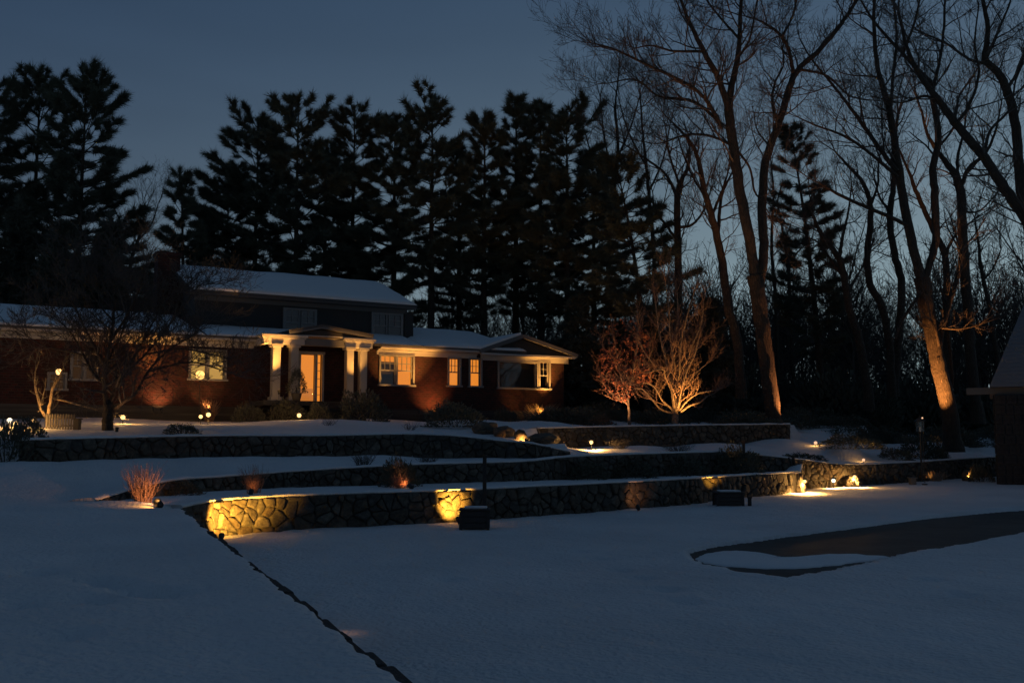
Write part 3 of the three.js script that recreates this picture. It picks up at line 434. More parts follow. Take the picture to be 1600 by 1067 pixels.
// A bare tree drawn limb by limb: every limb is [[pixel x, pixel y, width], ...] with its distance along it; finer branches grow from the limbs.
function bareTree(label, d, limbs, { seed = 1, kids = [5, 4, 3], step = 0.75, len = 3.2, up = 0.09, wob = 0.22, tip = 0.006, group, bark = M.bark, twig = M.twig, flare = 1.5, name = 'bare_tree', base = true } = {}) {
  const rnd = R(seed), first = limbs[0].p[0], foot = at(first[0], first[1], d), t = thing(name, label, 'tree', foot, group), tw = new GB();
  limbs.forEach((l, li) => {
    const z0 = l.z0 ?? 0, z1 = l.z1 ?? z0 + rnd.in(-1.5, 1.5), m = l.p.length, raw = l.p.map(([x, y], i) => at(x, y, d - z0 - (z1 - z0) * i / (m - 1)).sub(foot));
    const w = l.p.map(([, , k], i) => (k / 2) * (li ? 0.72 : 0.84) * (d - z0) / FPX), n = Math.max(8, Math.round(m * 5)), pts = smooth(raw, n), rad = pts.map((_, i) => { const f = i / n * (m - 1), j = Math.min(m - 2, Math.floor(f)); return w[j] + (w[j + 1] - w[j]) * (f - j); });
    const L = pts.reduce((a, p, i) => (i ? a + p.distanceTo(pts[i - 1]) : 0), 0);
    pts.forEach((p, i) => { if (i && i < n) { const k = Math.min(0.03, 0.25 * rad[i]); p.x += k * rnd.in(-1, 1); p.z += k * rnd.in(-1, 1); } });
    if (li === 0 && base) { pts.unshift(pts[0].clone().add(V(0, -0.8, 0))); rad.unshift(rad[0] * flare); rad[1] *= 1 + (flare - 1) * 0.45; }
    const gb = new GB(); const big = rad[0] > 0.12, sides = big ? 14 : 7;
    gb.tube(pts, rad.map((r, i) => (big ? (a) => r * (1 + 0.09 * fbm(Math.cos(a) * 1.7 + li * 3, i * 0.8, Math.sin(a) * 1.7, 3)) : r)), sides);
    part(li === 0 ? 'trunk' : 'limb', gb.geo(), bark, t);
    const s0 = l.from ?? (li === 0 ? 0.45 : 0.12); let s = s0 * L, acc = 0;
    for (let i = 1; i < pts.length; i++) {
      const q = pts[i].distanceTo(pts[i - 1]); acc += q;
      while (acc >= s) {
        const f = acc / L, dir = V().subVectors(pts[i], pts[i - 1]).normalize(), sd = V(rnd.in(-1, 1), rnd.in(-0.35, 1), rnd.in(-1, 1)); sd.addScaledVector(dir, -sd.dot(dir)).normalize();
        const a = rnd.in(0.55, 1.15), nd = dir.clone().multiplyScalar(Math.cos(a)).addScaledVector(sd, Math.sin(a)), k = (l.k ?? 1) * (1.1 - 0.55 * f);
        grow(tw, pts[i], nd, len * k * rnd.in(0.5, 1.15), Math.min(rad[i] * 0.55, 0.055 * (l.k ?? 1) * rnd.in(0.5, 1.1)), 0, rnd, { kids, up, wob, tip });
        s += step * rnd.in(0.5, 1.5) / (l.dense ?? 1);
      }
    }
    const dir = V().subVectors(pts[pts.length - 1], pts[pts.length - 2]).normalize();
    if (s0 < 1.5) for (let k = 0; k < 3; k++) grow(tw, pts[pts.length - 1], dir.clone().add(V(rnd.in(-0.5, 0.5), rnd.in(-0.1, 0.4), rnd.in(-0.5, 0.5))).normalize(), len * rnd.in(0.6, 1.1), Math.min(0.06, Math.max(0.02, rad[rad.length - 1] * 0.7)), 0, rnd, { kids, up, wob, tip });
  });
  part('twigs', tw.geo(), twig, t).userData.kind = 'stuff';
  return t;
}
const UP = V(0, 1, 0);
function plumeGeo(n, leafL, leafW, seed, spread) { const rnd = R(seed), gb = new GB(), d = V(), side = V(), a = V(), b = V(), c = V(), o = V(); for (let k = 0; k < n; k++) { d.set(rnd.in(-1, 1) * spread, rnd.in(0.15, 1.1), rnd.in(-1, 1) * spread).normalize(); side.set(rnd.in(-1, 1), rnd.in(-1, 1), rnd.in(-1, 1)).cross(d).normalize(); o.set(rnd.in(-0.05, 0.05), rnd.in(-0.12, 0.2), rnd.in(-0.05, 0.05)); const l = leafL * rnd.in(0.55, 1.2), w = leafW * rnd.in(0.7, 1.2); a.copy(o).addScaledVector(side, -w / 2); b.copy(o).addScaledVector(side, w / 2); c.copy(o).addScaledVector(d, l); gb.tri(a, b, c); } return gb.geo(); }
const PLUMES = [501, 502, 503].map((s) => plumeGeo(36, 0.5, 0.04, s, 0.95)), SPRAYS = [504, 505].map((s) => plumeGeo(26, 0.46, 0.1, s, 1.0));
// A pine: trunk, whorls of boughs, needles in plumes along them. prof(h) is the reach of the boughs at the relative height h.
function pine(label, foot, H, W, { seed = 1, from = 0.28, lean = [0, 0], dense = 1, kind = 'white', group, needle = M.needle, bough = 4.7, leafL = 0.46, leafW = 0.1, asym = 0 } = {}) {
  if (kind === 'white') { H -= 1.1; W *= 0.9; }
  const rnd = R(seed), t = thing(kind === 'white' ? 'pine_tree' : 'hemlock_tree', label, 'tree', foot, group), tr = new GB(), wood = new GB(), nd = new GB();
  const axis = []; for (let i = 0; i <= 10; i++) { const h = i / 10; axis.push(V(lean[0] * h * h + 0.12 * fbm(h * 3, seed, 1, 2), h * H - (i ? 0 : 0.6), lean[1] * h * h)); }
  const r0 = H * 0.0125 + 0.06; tr.tube(axis, axis.map((_, i) => Math.max(0.03, r0 * (1 - 0.93 * i / 10))), 8);
  part('trunk', tr.geo(), M.bark, t);
  const pos = (h) => { const f = Math.min(9.999, h * 10), i = Math.floor(f); return V().lerpVectors(axis[i], axis[i + 1], f - i); };
  const prof = (h) => { const k = (h - from) / (1 - from); return kind === 'white' ? Math.min(1, 0.45 + 1.9 * k) * Math.pow(Math.max(0.02, 1 - k), 0.58) * 1.25 + 0.06 : (1 - k) * 0.95 + 0.08; };
  const e = V(), d = V(), a = V(), b = V(), c = V(), side = V();
  const mats = [], q1 = new THREE.Quaternion(), q2 = new THREE.Quaternion(), sc = V();
  const plume = (p, dir, size) => { q1.setFromUnitVectors(UP, d.copy(dir).normalize()); q2.setFromAxisAngle(UP, rnd() * 6.28); q1.multiply(q2); const s = size * rnd.in(0.6, 1.0), w = rnd.in(0.65, 1.15); mats.push(new THREE.Matrix4().compose(p, q1, sc.set(s * w, s * rnd.in(0.9, 1.5), s * w))); };
  let h = from * (kind === 'white' ? rnd.in(0.75, 1) : 1);
  while (h < 0.985) {
    const whorl = kind === 'white' ? 4 + Math.floor(rnd() * 3) : 5, az0 = rnd() * 6.28, dead = h < from;
    for (let k = 0; k < whorl; k++) {
      const az = az0 + k * 6.28 / whorl + rnd.in(-0.5, 0.5), kk = (h - from) / (1 - from), reach = W * prof(Math.max(h, from)) * rnd.in(0.55, 1.18) * (1 + asym * Math.cos(az)) * (dead ? 0.4 : 1);
      if (kind === 'white' && rnd() < 0.1) continue;
      const rise = kind === 'white' ? (kk < 0.35 ? rnd.in(-0.12, 0.18) : kk < 0.75 ? rnd.in(0.05, 0.4) : rnd.in(0.4, 1.15)) : rnd.in(-0.25, 0.1) + kk * 0.4, p0 = pos(Math.min(0.995, h + rnd.in(-0.008, 0.008))), pts = [];
      for (let i = 0; i <= 4; i++) { const s = i / 4; pts.push(V(p0.x + Math.cos(az) * reach * s, p0.y + reach * (rise * s + (kind === 'white' ? 0.16 * s * s : -0.1 * s * s)) + rnd.in(-0.08, 0.08) * i / 4, p0.z + Math.sin(az) * reach * s)); }
      wood.tube(pts, pts.map((_, i) => Math.max(0.012, 0.02 + reach * 0.011 * (1 - i / 4))), 3);
      if (dead && rnd() < 0.75) continue;
      const n = Math.max(3, Math.round(reach * bough * (dead ? 0.3 : 1)));
      for (let i = 0; i < n; i++) {
        const s = kind === 'white' ? 0.3 + 0.7 * Math.sqrt((i + rnd()) / n) : 0.1 + 0.9 * (i + rnd()) / n, f = Math.min(3.999, s * 4), j = Math.floor(f); e.lerpVectors(pts[j], pts[j + 1], f - j);
        const sp = reach * 0.26 * (1.15 - s * 0.75), sa = az + rnd.in(-1.2, 1.2), m = 3 + Math.floor(rnd() * 3);
        for (let q = 1; q <= m; q++) { const u = q / m; plume(V(e.x + Math.cos(sa) * sp * u, e.y + rnd.in(-0.02, 0.14) * sp + 0.1 * u, e.z + Math.sin(sa) * sp * u), V(Math.cos(sa), kind === 'white' ? 0.3 + rise * 0.4 : 0, Math.sin(sa)), 0.75 + 0.5 * rnd()); }
      }
    }
    h += (kind === 'white' ? rnd.in(0.4, 0.85) : rnd.in(0.35, 0.55)) / H;
  }
  for (let k = 0; k < 8; k++) plume(axis[10].clone().add(V(0, -0.12 * k, 0)), V(0, 1, 0), 1);
  part('boughs', wood.geo(), M.twig, t).userData.kind = 'stuff';
  const im = new THREE.InstancedMesh(kind === 'white' ? PLUMES[seed % 3] : SPRAYS[seed % 2], needle, mats.length); mats.forEach((m, i) => im.setMatrixAt(i, m)); im.name = 'needles'; im.castShadow = im.receiveShadow = true; im.userData.kind = 'stuff'; t.add(im);
  return t;
}
const ground = (px, d) => { const p = at(px, 650, d); p.y = groundY(p.x, p.z); return p; };
const topAt = (px, py, d, foot) => at(px, py, d).y - foot.y;
// the row of tall pines behind the house, each by the pixel of its top, its half width there and its distance
const PINES = [
  [-55, 115, 62, 4.6, 'tall pine cut by the frame at the far edge of the sky', {}],
  [38, 97, 64, 4.4, 'tall dense pine, outermost one wholly in view beside the open sky gap', { asym: -0.1 }],
  [112, 96, 61, 4.3, 'tall pine with long layered boughs reaching over the open sky gap', { asym: 0.15 }],
  [392, 168, 66, 4.4, 'broad pine beginning the row behind the roof, ragged on its outer side', { asym: -0.3 }],
  [456, 134, 64, 4.0, 'rounded bushy topped pine above the middle of the snowy roof', {}],
  [546, 147, 68, 3.1, 'slim pine with a small tufted top right of the rounded pine', {}],
  [612, 160, 66, 3.4, 'pine with twin soft tops next to the tallest pine', {}],
  [672, 130, 64, 3.4, 'tallest pine of the row, top like a brush over the roof end', {}],
  [756, 156, 66, 2.8, 'narrow pine standing apart beyond the roof end', {}],
  [806, 134, 70, 2.6, 'thin spindly pine with a pointed top before the dense pair', {}],
  [846, 144, 68, 2.9, 'pine with split top touching its denser neighbour', {}],
  [348, 262, 69, 3.0, 'lower pine at the outer foot of the row, left of the broad pine', {}],
  [503, 208, 70, 2.8, 'lower pine filling the notch between the rounded and the slim pine', {}],
  [716, 206, 71, 2.6, 'lower pine filling the notch right of the tallest pine', {}],
  [930, 214, 69, 2.7, 'lower pine just beyond the dense dark pine, partly behind bare branches', {}],
  [888, 150, 64, 3.4, 'dense dark pine at the end of the row beside the bare trees', { asym: 0.25 }],
];
PINES.forEach(([px, py, d, W, label, o], i) => { const f = ground(px, d); pine(label + '', f, topAt(px, py, d, f), W, { seed: 100 + i * 7, from: i < 3 ? 0.2 : 0.3 + 0.12 * ((i * 37 % 10) / 10), group: undefined, ...o }); });
{ const f = ground(284, 60); pine('small lone spruce like pine in the open sky gap beside the chimney', f, topAt(272, 238, 60, f), 1.7, { seed: 301, from: 0.2, lean: [-0.6, 0], dense: 1.2 }); }
{ const f = ground(1012, 58); pine('leaning pine with flat layered boughs behind the lamplit tree', f, topAt(968, 226, 58, f), 3.0, { seed: 302, from: 0.34, lean: [-1.7, 0] }); }
{ const f = ground(1285, 66); pine('sparse pine seen through the bare trees between the two great trunks', f, topAt(1240, 178, 66, f), 2.6, { seed: 303, from: 0.22, lean: [-1.6, 0], bough: 3.6 }); }
// dark hemlocks low behind house and lamplit tree
[[14, 318, 56, 3.0, 'dark hemlock at the edge of the picture above the fence'], [88, 352, 54, 3.4, 'dark hemlock behind the small lamplit tree'], [160, 340, 57, 3.2, 'dark hemlock behind the crown of the front tree'], [222, 430, 58, 2.2, 'short dark hemlock beside the chimney'],
 [905, 462, 60, 3.0, 'dark hemlock right of the gabled wing'], [962, 450, 63, 2.8, 'dark hemlock directly behind the dry leaved small tree'], [1112, 470, 62, 3.1, 'dark hemlock between fan shaped tree and the great trunk'], [1020, 500, 66, 2.6, 'low dark hemlock behind the fan shaped tree'],
].forEach(([px, py, d, W, label], i) => { const f = ground(px, d); pine(label, f, topAt(px, py, d, f), W, { seed: 400 + i * 3, from: 0.04, kind: 'hemlock', needle: M.hemlock, bough: 4.2, leafL: 0.5, leafW: 0.16, dense: 0.8 }); });

// the great bare trees
bareTree('great bare tree with double stem, its lamplit trunk beside the end of the stone wall', 49, [
  { p: [[1210, 664, 30], [1203, 600, 29], [1194, 530, 28], [1186, 470, 29], [1180, 430, 30]], z1: 0, from: 2 },
  { p: [[1181, 445, 22], [1176, 397, 23], [1157, 300, 23], [1146, 225, 22], [1139, 169, 20], [1142, 142, 15], [1152, 94, 12], [1157, 37, 9], [1158, -30, 6], [1150, -110, 3]], z1: 1.4, from: 0.3 },
  { p: [[1186, 445, 22], [1194, 397, 21], [1191, 326, 20], [1199, 244, 18], [1217, 195, 17], [1236, 131, 15], [1248, 108, 13], [1280, 79, 11], [1320, 30, 9], [1352, -20, 6], [1390, -90, 3]], z1: -1.5, from: 0.3 },
  { p: [[1139, 172, 15], [1122, 120, 13], [1105, 90, 12], [1082, 45, 9], [1067, 8, 7], [1050, -50, 4]], z0: 0.9, z1: 2.6 },
  { p: [[1128, 200, 10], [1112, 168, 9], [1090, 142, 8], [1060, 124, 7], [1011, 101, 6], [955, 75, 4], [925, 67, 2.5]], z0: 0.8, z1: 3.2, dense: 1.5 },
  { p: [[1101, 80, 7], [1075, 80, 6], [1049, 79, 5], [1019, 71, 4], [992, 75, 2.5]], z0: 1.6, z1: 3, dense: 1.4 },
  { p: [[1130, 196, 8], [1083, 158, 7], [1030, 150, 5], [992, 124, 4], [950, 130, 2.5]], z0: 0.7, z1: -2, dense: 1.5 },
  { p: [[1147, 228, 7], [1112, 213, 6], [1075, 210, 4.5], [1030, 224, 3], [1000, 220, 2]], z0: 0.6, z1: -1.5, dense: 1.4 },
  { p: [[1155, 60, 6], [1128, 30, 5], [1105, 0, 4], [1080, -40, 3]], z0: 1.2, z1: -0.5 },
  { p: [[1154, 90, 6], [1172, 60, 5], [1180, 20, 4], [1192, -40, 3]], z0: 1.3, z1: 2 },
  { p: [[1240, 114, 9], [1232, 75, 8], [1221, 56, 7], [1191, 34, 5], [1165, 25, 3]], z0: -0.7, z1: 0.6 },
  { p: [[1222, 58, 6], [1240, 22, 5], [1247, -20, 4], [1252, -80, 2.5]], z0: -0.4, z1: -1.6 },
  { p: [[1218, 196, 7], [1208, 165, 7], [1211, 130, 5], [1225, 100, 4], [1222, 70, 3]], z0: -0.6, z1: -2 },
  { p: [[1150, 232, 6], [1172, 262, 5], [1180, 300, 4.5], [1190, 312, 4]], z0: 0.5, z1: -0.3, from: 0.9 },
  { p: [[1250, 108, 7], [1292, 118, 5], [1330, 150, 4], [1380, 158, 2.5]], z0: -0.8, z1: -2.4 },
], { seed: 21, len: 3.0, step: 0.5, kids: [5, 5, 3] });
bareTree('bare tree with a brightly lamplit leaning trunk that forks low, near the pavilion', 49.8, [
  { p: [[1490, 694, 31], [1484, 640, 30], [1471, 587, 28], [1460, 533, 26], [1449, 478, 28], [1442, 434, 30]], z1: 0, from: 2 },
  { p: [[1443, 446, 20], [1436, 421, 20], [1423, 364, 20], [1410, 300, 19], [1402, 244, 17], [1394, 190, 15], [1384, 150, 13], [1372, 105, 10], [1366, 40, 8], [1368, -30, 5]], z1: 1.5, from: 0.35 },
  { p: [[1444, 440, 17], [1452, 418, 15], [1462, 380, 17], [1461, 300, 17], [1459, 262, 16], [1468, 217, 14], [1460, 160, 13], [1455, 131, 12], [1432, 105, 10], [1410, 82, 8], [1369, 37, 6], [1340, -10, 4]], z1: -1.6, from: 0.4 },
  { p: [[1419, 352, 9], [1390, 338, 9], [1361, 326, 8], [1312, 304, 7], [1290, 291, 5], [1271, 281, 3]], z0: 0.5, z1: 2.6, from: 0.3, k: 0.7 },
  { p: [[1403, 276, 8], [1380, 256, 8], [1361, 240, 7], [1330, 218, 6], [1305, 206, 5], [1276, 196, 4], [1249, 184, 2.5]], z0: 0.9, z1: 3 },
  { p: [[1403, 268, 11], [1378, 236, 10], [1357, 206, 9], [1327, 165, 7], [1301, 131, 6], [1267, 90, 4], [1250, 60, 2.5]], z0: 0.9, z1: -0.6 },
  { p: [[1392, 178, 8], [1396, 120, 7], [1402, 60, 6], [1398, 0, 4], [1404, -60, 3]], z0: 1.2, z1: 0.2 },
  { p: [[1458, 140, 8], [1470, 90, 7], [1476, 40, 6], [1478, -30, 4]], z0: -1.0, z1: -2 },
  { p: [[1412, 84, 7], [1428, 40, 6], [1440, -10, 4], [1448, -60, 3]], z0: -1.3, z1: -0.6 },
  { p: [[1463, 235, 6], [1490, 200, 5], [1500, 150, 5], [1522, 118, 4], [1532, 100, 2.5]], z0: -0.9, z1: -2.6 },
  { p: [[1443, 452, 8], [1425, 478, 7], [1408, 505, 6], [1400, 530, 5]], z0: 0.2, z1: 1.2, from: 3 },
  { p: [[1466, 560, 14], [1476, 500, 12], [1488, 462, 11], [1500, 420, 10], [1503, 392, 8]], z0: 0.2, z1: -1.2, from: 0.9 },
  { p: [[1468, 540, 6], [1462, 515, 5], [1456, 500, 3]], z0: 0.35, z1: 1, k: 0.6, dense: 1.4 },
  { p: [[1470, 512, 6], [1500, 514, 5], [1530, 508, 3]], z0: 0.2, z1: 0.4, k: 0.5 },
  { p: [[1486, 640, 9], [1488, 580, 8], [1482, 520, 7], [1478, 470, 5]], z0: -0.5, z1: -1.2, from: 0.8 },
], { seed: 22, len: 3.2, step: 0.55, kids: [5, 5, 3] });
bareTree('straight bare tree whose trunk rises between the leaning lamplit trunk and the pavilion roof', 56, [
  { p: [[1528, 640, 19], [1518, 560, 19], [1513, 480, 18], [1506, 396, 18], [1500, 292, 16], [1490, 268, 13], [1474, 247, 9], [1452, 214, 6], [1440, 170, 4]], z1: 0.5, from: 0.6 },
  { p: [[1501, 296, 10], [1515, 262, 9], [1540, 240, 7], [1556, 205, 5], [1566, 160, 3]], z0: 0.3, z1: 2 },
  { p: [[1503, 330, 5], [1530, 330, 4], [1560, 300, 3]], z0: 0.2, z1: -1, k: 0.6 },
  { p: [[1500, 292, 8], [1497, 250, 7], [1508, 200, 5], [1512, 150, 3]], z0: 0.3, z1: -1.5 },
], { seed: 23, len: 3 });
bareTree('big bare tree leaning in diagonally from beyond the picture edge', 41, [
  { p: [[1765, 640, 26], [1690, 470, 24], [1600, 337, 20], [1568, 290, 19], [1537, 244, 17], [1492, 191, 15], [1468, 158, 12], [1440, 120, 9], [1420, 80, 7], [1405, 20, 5]], z1: 0.5, from: 0.45 },
  { p: [[1537, 246, 8], [1548, 205, 7], [1578, 170, 5], [1590, 120, 4], [1610, 80, 3]], z0: 0.3, z1: -1.5 },
  { p: [[1494, 193, 8], [1515, 165, 7], [1530, 115, 6], [1524, 70, 4], [1530, 10, 3]], z0: 0.4, z1: 1.6 },
  { p: [[1470, 160, 7], [1445, 150, 6], [1410, 160, 4], [1370, 152, 3]], z0: 0.4, z1: -1.4 },
], { seed: 24, len: 2.8 });
bareTree('bare tree at the very edge of the picture, its trunk curving up above the pavilion', 44, [
  { p: [[1640, 680, 22], [1622, 480, 21], [1606, 340, 20], [1595, 281, 19], [1588, 200, 17], [1575, 142, 16], [1560, 112, 14], [1541, 94, 12], [1545, 50, 9], [1537, 0, 7], [1525, -60, 4]], z1: 0.6, from: 0.5 },
  { p: [[1574, 140, 8], [1592, 110, 7], [1610, 60, 5], [1630, 10, 4]], z0: 0.4, z1: -1 },
  { p: [[1542, 100, 7], [1515, 92, 6], [1480, 68, 5], [1440, 50, 3]], z0: 0.5, z1: 2 },
  { p: [[1541, 94, 8], [1560, 50, 6], [1580, 0, 4], [1590, -60, 3]], z0: 0.5, z1: -0.5 },
], { seed: 25, len: 2.8 });
// slimmer bare trees between and behind
const SLIM = [
  ['slim bare tree with a bowed trunk, third trunk right of the great double stem', 60, 31, [[[1394, 600, 15], [1391, 542, 14], [1378, 478, 14], [1359, 440, 13], [1356, 396, 12], [1361, 332, 11], [1357, 305, 9], [1345, 280, 7], [1325, 258, 5], [1305, 236, 3]], [[1361, 320, 7], [1372, 290, 5], [1374, 250, 4], [1384, 215, 2.5]]]],
  ['slim bare tree with a nearly straight trunk left of the low forked lamplit trunk', 62, 32, [[[1398, 600, 16], [1404, 542, 15], [1409, 440, 14], [1398, 396, 13], [1391, 332, 12], [1397, 290, 10], [1396, 240, 8], [1404, 180, 5]], [[1393, 330, 6], [1376, 310, 5], [1366, 270, 3]]]],
  ['bare tree forking halfway into two bent stems against the pale low sky', 58, 33, [[[1358, 620, 18], [1343, 533, 16], [1327, 478, 14], [1312, 405, 12], [1296, 382, 9], [1286, 370, 8], [1272, 340, 6], [1267, 312, 4]], [[1312, 405, 9], [1317, 370, 7], [1325, 338, 5], [1330, 300, 3]], [[1318, 432, 7], [1296, 402, 6], [1278, 378, 4], [1255, 368, 2.5]]]],
  ['bare tree with a hidden foot whose dark stem crosses the lamplit fork', 58, 34, [[[1482, 600, 15], [1480, 478, 14], [1477, 396, 12], [1462, 366, 11], [1446, 330, 9], [1433, 300, 8], [1418, 262, 5], [1400, 220, 3]], [[1477, 400, 8], [1492, 370, 6], [1520, 345, 3]]]],
  ['bare tree standing straight left of the great double stem, spreading wide and low', 57, 35, [[[1062, 600, 17], [1061, 480, 15], [1060, 397, 14], [1060, 300, 12], [1066, 280, 9], [1075, 262, 7], [1078, 230, 4]], [[1061, 380, 7], [1040, 350, 6], [1025, 330, 4], [1020, 300, 2.5]], [[1062, 355, 7], [1080, 352, 6], [1098, 332, 5], [1110, 300, 3]], [[1060, 400, 6], [1030, 378, 5], [995, 382, 3]], [[1060, 310, 8], [1040, 272, 6], [1012, 250, 5], [975, 225, 3]], [[1062, 290, 6], [1046, 240, 5], [1040, 200, 3]]]],
  ['bare tree slanting up close behind the great double stem', 54, 36, [[[1158, 600, 19], [1150, 520, 18], [1141, 490, 17], [1127, 397, 15], [1112, 337, 13], [1101, 300, 11], [1090, 244, 8], [1075, 217, 6], [1050, 190, 3]], [[1122, 385, 9], [1124, 340, 8], [1130, 300, 6], [1145, 268, 4]], [[1103, 306, 7], [1085, 280, 5], [1068, 240, 4], [1056, 200, 2.5]], [[1112, 337, 7], [1128, 300, 6], [1140, 262, 3]]]],
  ['far thin bare tree against the sky just left of the sparse pine', 74, 37, [[[1216, 600, 8], [1212, 470, 7], [1206, 380, 6], [1209, 300, 4], [1204, 240, 2.5]]]],
  ['far thin bare tree seen under the sparse pine', 76, 38, [[[1240, 600, 8], [1234, 480, 7], [1232, 420, 7], [1225, 370, 5], [1216, 320, 3]], [[1232, 424, 5], [1246, 395, 4], [1262, 380, 2.5]]]],
  ['far bare tree rising right of the pavilion side trunks, low by the picture edge', 72, 39, [[[1560, 560, 9], [1545, 470, 8], [1534, 420, 7], [1530, 380, 5], [1524, 340, 3]], [[1536, 440, 5], [1552, 420, 4], [1565, 390, 2.5]]]],
  ['pale thin bare tree beyond the lone small spruce, left of the roof', 72, 40, [[[196, 470, 7], [206, 400, 6], [220, 360, 5], [226, 330, 3]], [[206, 400, 5], [190, 372, 4], [184, 340, 2.5]], [[212, 380, 4], [236, 350, 3], [246, 320, 2]]]],
  ['tall faint bare tree behind the end of the pine row', 70, 41, [[[950, 470, 9], [952, 380, 8], [960, 300, 7], [966, 230, 6], [962, 170, 4], [966, 120, 2.5]], [[958, 320, 5], [935, 270, 4], [915, 210, 3], [900, 150, 2]], [[964, 250, 5], [985, 200, 4], [1000, 150, 2.5]], [[962, 280, 5], [945, 220, 4], [938, 150, 2.5]]]],
  ['tall faint bare tree behind the wide arms of the great double stem', 68, 42, [[[1024, 480, 9], [1022, 400, 8], [1016, 320, 7], [1010, 260, 6], [1004, 200, 4], [1000, 140, 2.5]], [[1014, 300, 5], [1036, 250, 4], [1048, 190, 3]], [[1010, 260, 5], [984, 210, 4], [968, 160, 2.5]]]],
];
for (const [label, d, seed, limbs] of SLIM) bareTree(label, d, limbs.map((p, i) => ({ p, z0: i ? 0.1 : 0, from: i ? 0.1 : 0.5 })), { seed, len: 2.9, step: 0.7, kids: [5, 4, 3], flare: 1.2 });

// ivy and low evergreens on the ground under the bare trees
// distant wood: nobody could count its trees
function loose(seed, H, spread, kids, tip) { const gb = new GB(), rnd = R(seed), axis = []; for (let i = 0; i <= 6; i++) axis.push(V(0.5 * fbm(i * 0.4, seed, 2, 2), H * 0.8 * i / 6, 0.5 * fbm(i * 0.4, seed, 8, 2))); gb.tube(axis, axis.map((_, i) => 0.16 * (1 - i / 7)), 5); for (let k = 0; k < 16; k++) { const h = 0.25 + 0.75 * k / 16, i = Math.min(5, Math.floor(h * 6)); grow(gb, V().lerpVectors(axis[i], axis[i + 1], h * 6 - i), V(rnd.in(-1, 1) * spread, rnd.in(0.35, 1), rnd.in(-1, 1) * spread).normalize(), H * 0.3 * rnd.in(0.7, 1.2), 0.06, 0, rnd, { kids, up: 0.12, wob: 0.2, tip }); } return gb.geo(); }
{
  const kinds = [loose(51, 12, 0.7, [4, 4, 3], 0.016), loose(52, 13, 0.5, [4, 4, 3], 0.016), loose(53, 11, 0.9, [4, 4, 3], 0.016)], rnd = R(54), m = new THREE.Matrix4(), q = new THREE.Quaternion();
  kinds.forEach((g, k) => {
    const im = new THREE.InstancedMesh(g, M.woods, 130); im.name = numbered('distant_woods'); im.castShadow = im.receiveShadow = true;
    for (let i = 0; i < 130; i++) { const d = 76 + 70 * rnd(), px = -200 + 2100 * rnd(), p = at(px, 660, d); p.y = 2.4 + (d - 76) * 0.015; const s = rnd.in(0.75, 1.25) * (px > 900 ? 1.0 : 0.95); m.compose(p, q.setFromAxisAngle(V(0, 1, 0), rnd() * 6.28), V(s, s * rnd.in(0.9, 1.15), s)); im.setMatrixAt(i, m); }
    scene.add(im); tag(im, 'far wood of bare trees closing the view behind the garden', null, 'distant woods', 'stuff');
  });
}
function leafMass(n, seed, leaf, low = 0.0) { const gb = new GB(), rnd = R(seed), d = V(), s = V(), a = V(), b = V(), c = V(), e = V(); for (let i = 0; i < n; i++) { d.set(rnd.in(-1, 1), rnd.in(-0.2, 1), rnd.in(-1, 1)); const l = d.length(); if (l > 1.3 || l < 0.05) { i--; continue; } const r = 0.55 + 0.45 * Math.sqrt(rnd()), k = 1 + 0.5 * fbm(d.x / l * 2 + seed, d.y / l * 2, d.z / l * 2, 3); d.multiplyScalar(r * k / l); d.y = Math.max(low, d.y); const t = V(d.x + rnd.in(-0.6, 0.6), d.y + rnd.in(-0.2, 0.9), d.z + rnd.in(-0.6, 0.6)).normalize(); s.set(rnd.in(-1, 1), rnd.in(-1, 1), rnd.in(-1, 1)).cross(t).normalize(); const L = leaf * rnd.in(0.6, 1.3), w = L * 0.42; a.copy(d).addScaledVector(t, -L / 2); c.copy(d).addScaledVector(t, L / 2); b.copy(d).addScaledVector(s, w / 2); e.copy(d).addScaledVector(s, -w / 2); gb.quad(a, b, c, e); } return gb.geo(); }
{
  const kinds = [leafMass(2600, 61, 0.13), leafMass(2600, 62, 0.13)], rnd = R(63), m = new THREE.Matrix4(), q = new THREE.Quaternion();
  kinds.forEach((g, k) => {
    const im = new THREE.InstancedMesh(g, M.hemlock, 170); im.name = numbered('dark_undergrowth'); im.castShadow = im.receiveShadow = true;
    for (let i = 0; i < 170; i++) { const d = 64 + 42 * Math.pow(rnd(), 0.8), px = i < 60 ? -250 + 900 * rnd() : 860 + 960 * rnd(), p = at(px, 660, d); p.y = 2.3; const s = rnd.in(2.0, 3.6); m.compose(p, q.setFromAxisAngle(V(0, 1, 0), rnd() * 6.28), V(s, s * rnd.in(0.9, 1.5), s)); im.setMatrixAt(i, m); }
    scene.add(im); tag(im, 'dark evergreen undergrowth below the far bare trees', null, 'dark undergrowth', 'stuff');
  });
}

{
  const g = leafMass(1500, 65, 0.12), rnd = R(66), m = new THREE.Matrix4(), q = new THREE.Quaternion(), im = new THREE.InstancedMesh(g, M.leaf, 150); im.name = 'ground_cover'; im.castShadow = im.receiveShadow = true;
  let i = 0; while (i < 150) { const d = 47.5 + 17 * rnd(), px = 850 + 760 * rnd(), p = at(px, 660, d); if (px > 1225 && d < 52) continue; if ((Math.abs(px - 1055) < 60 || Math.abs(px - 975) < 40 || Math.abs(px - 1225) < 30) && d < 50.5) continue; p.y = groundY(p.x, p.z) - 0.1; const s = rnd.in(0.8, 1.5); m.compose(p, q.setFromAxisAngle(V(0, 1, 0), rnd() * 6.28), V(s, s * rnd.in(0.4, 0.85), s)); im.setMatrixAt(i++, m); }
  scene.add(im); tag(im, 'dark low ground cover under the bare trees behind the far stone wall', null, 'ground cover', 'stuff');
}
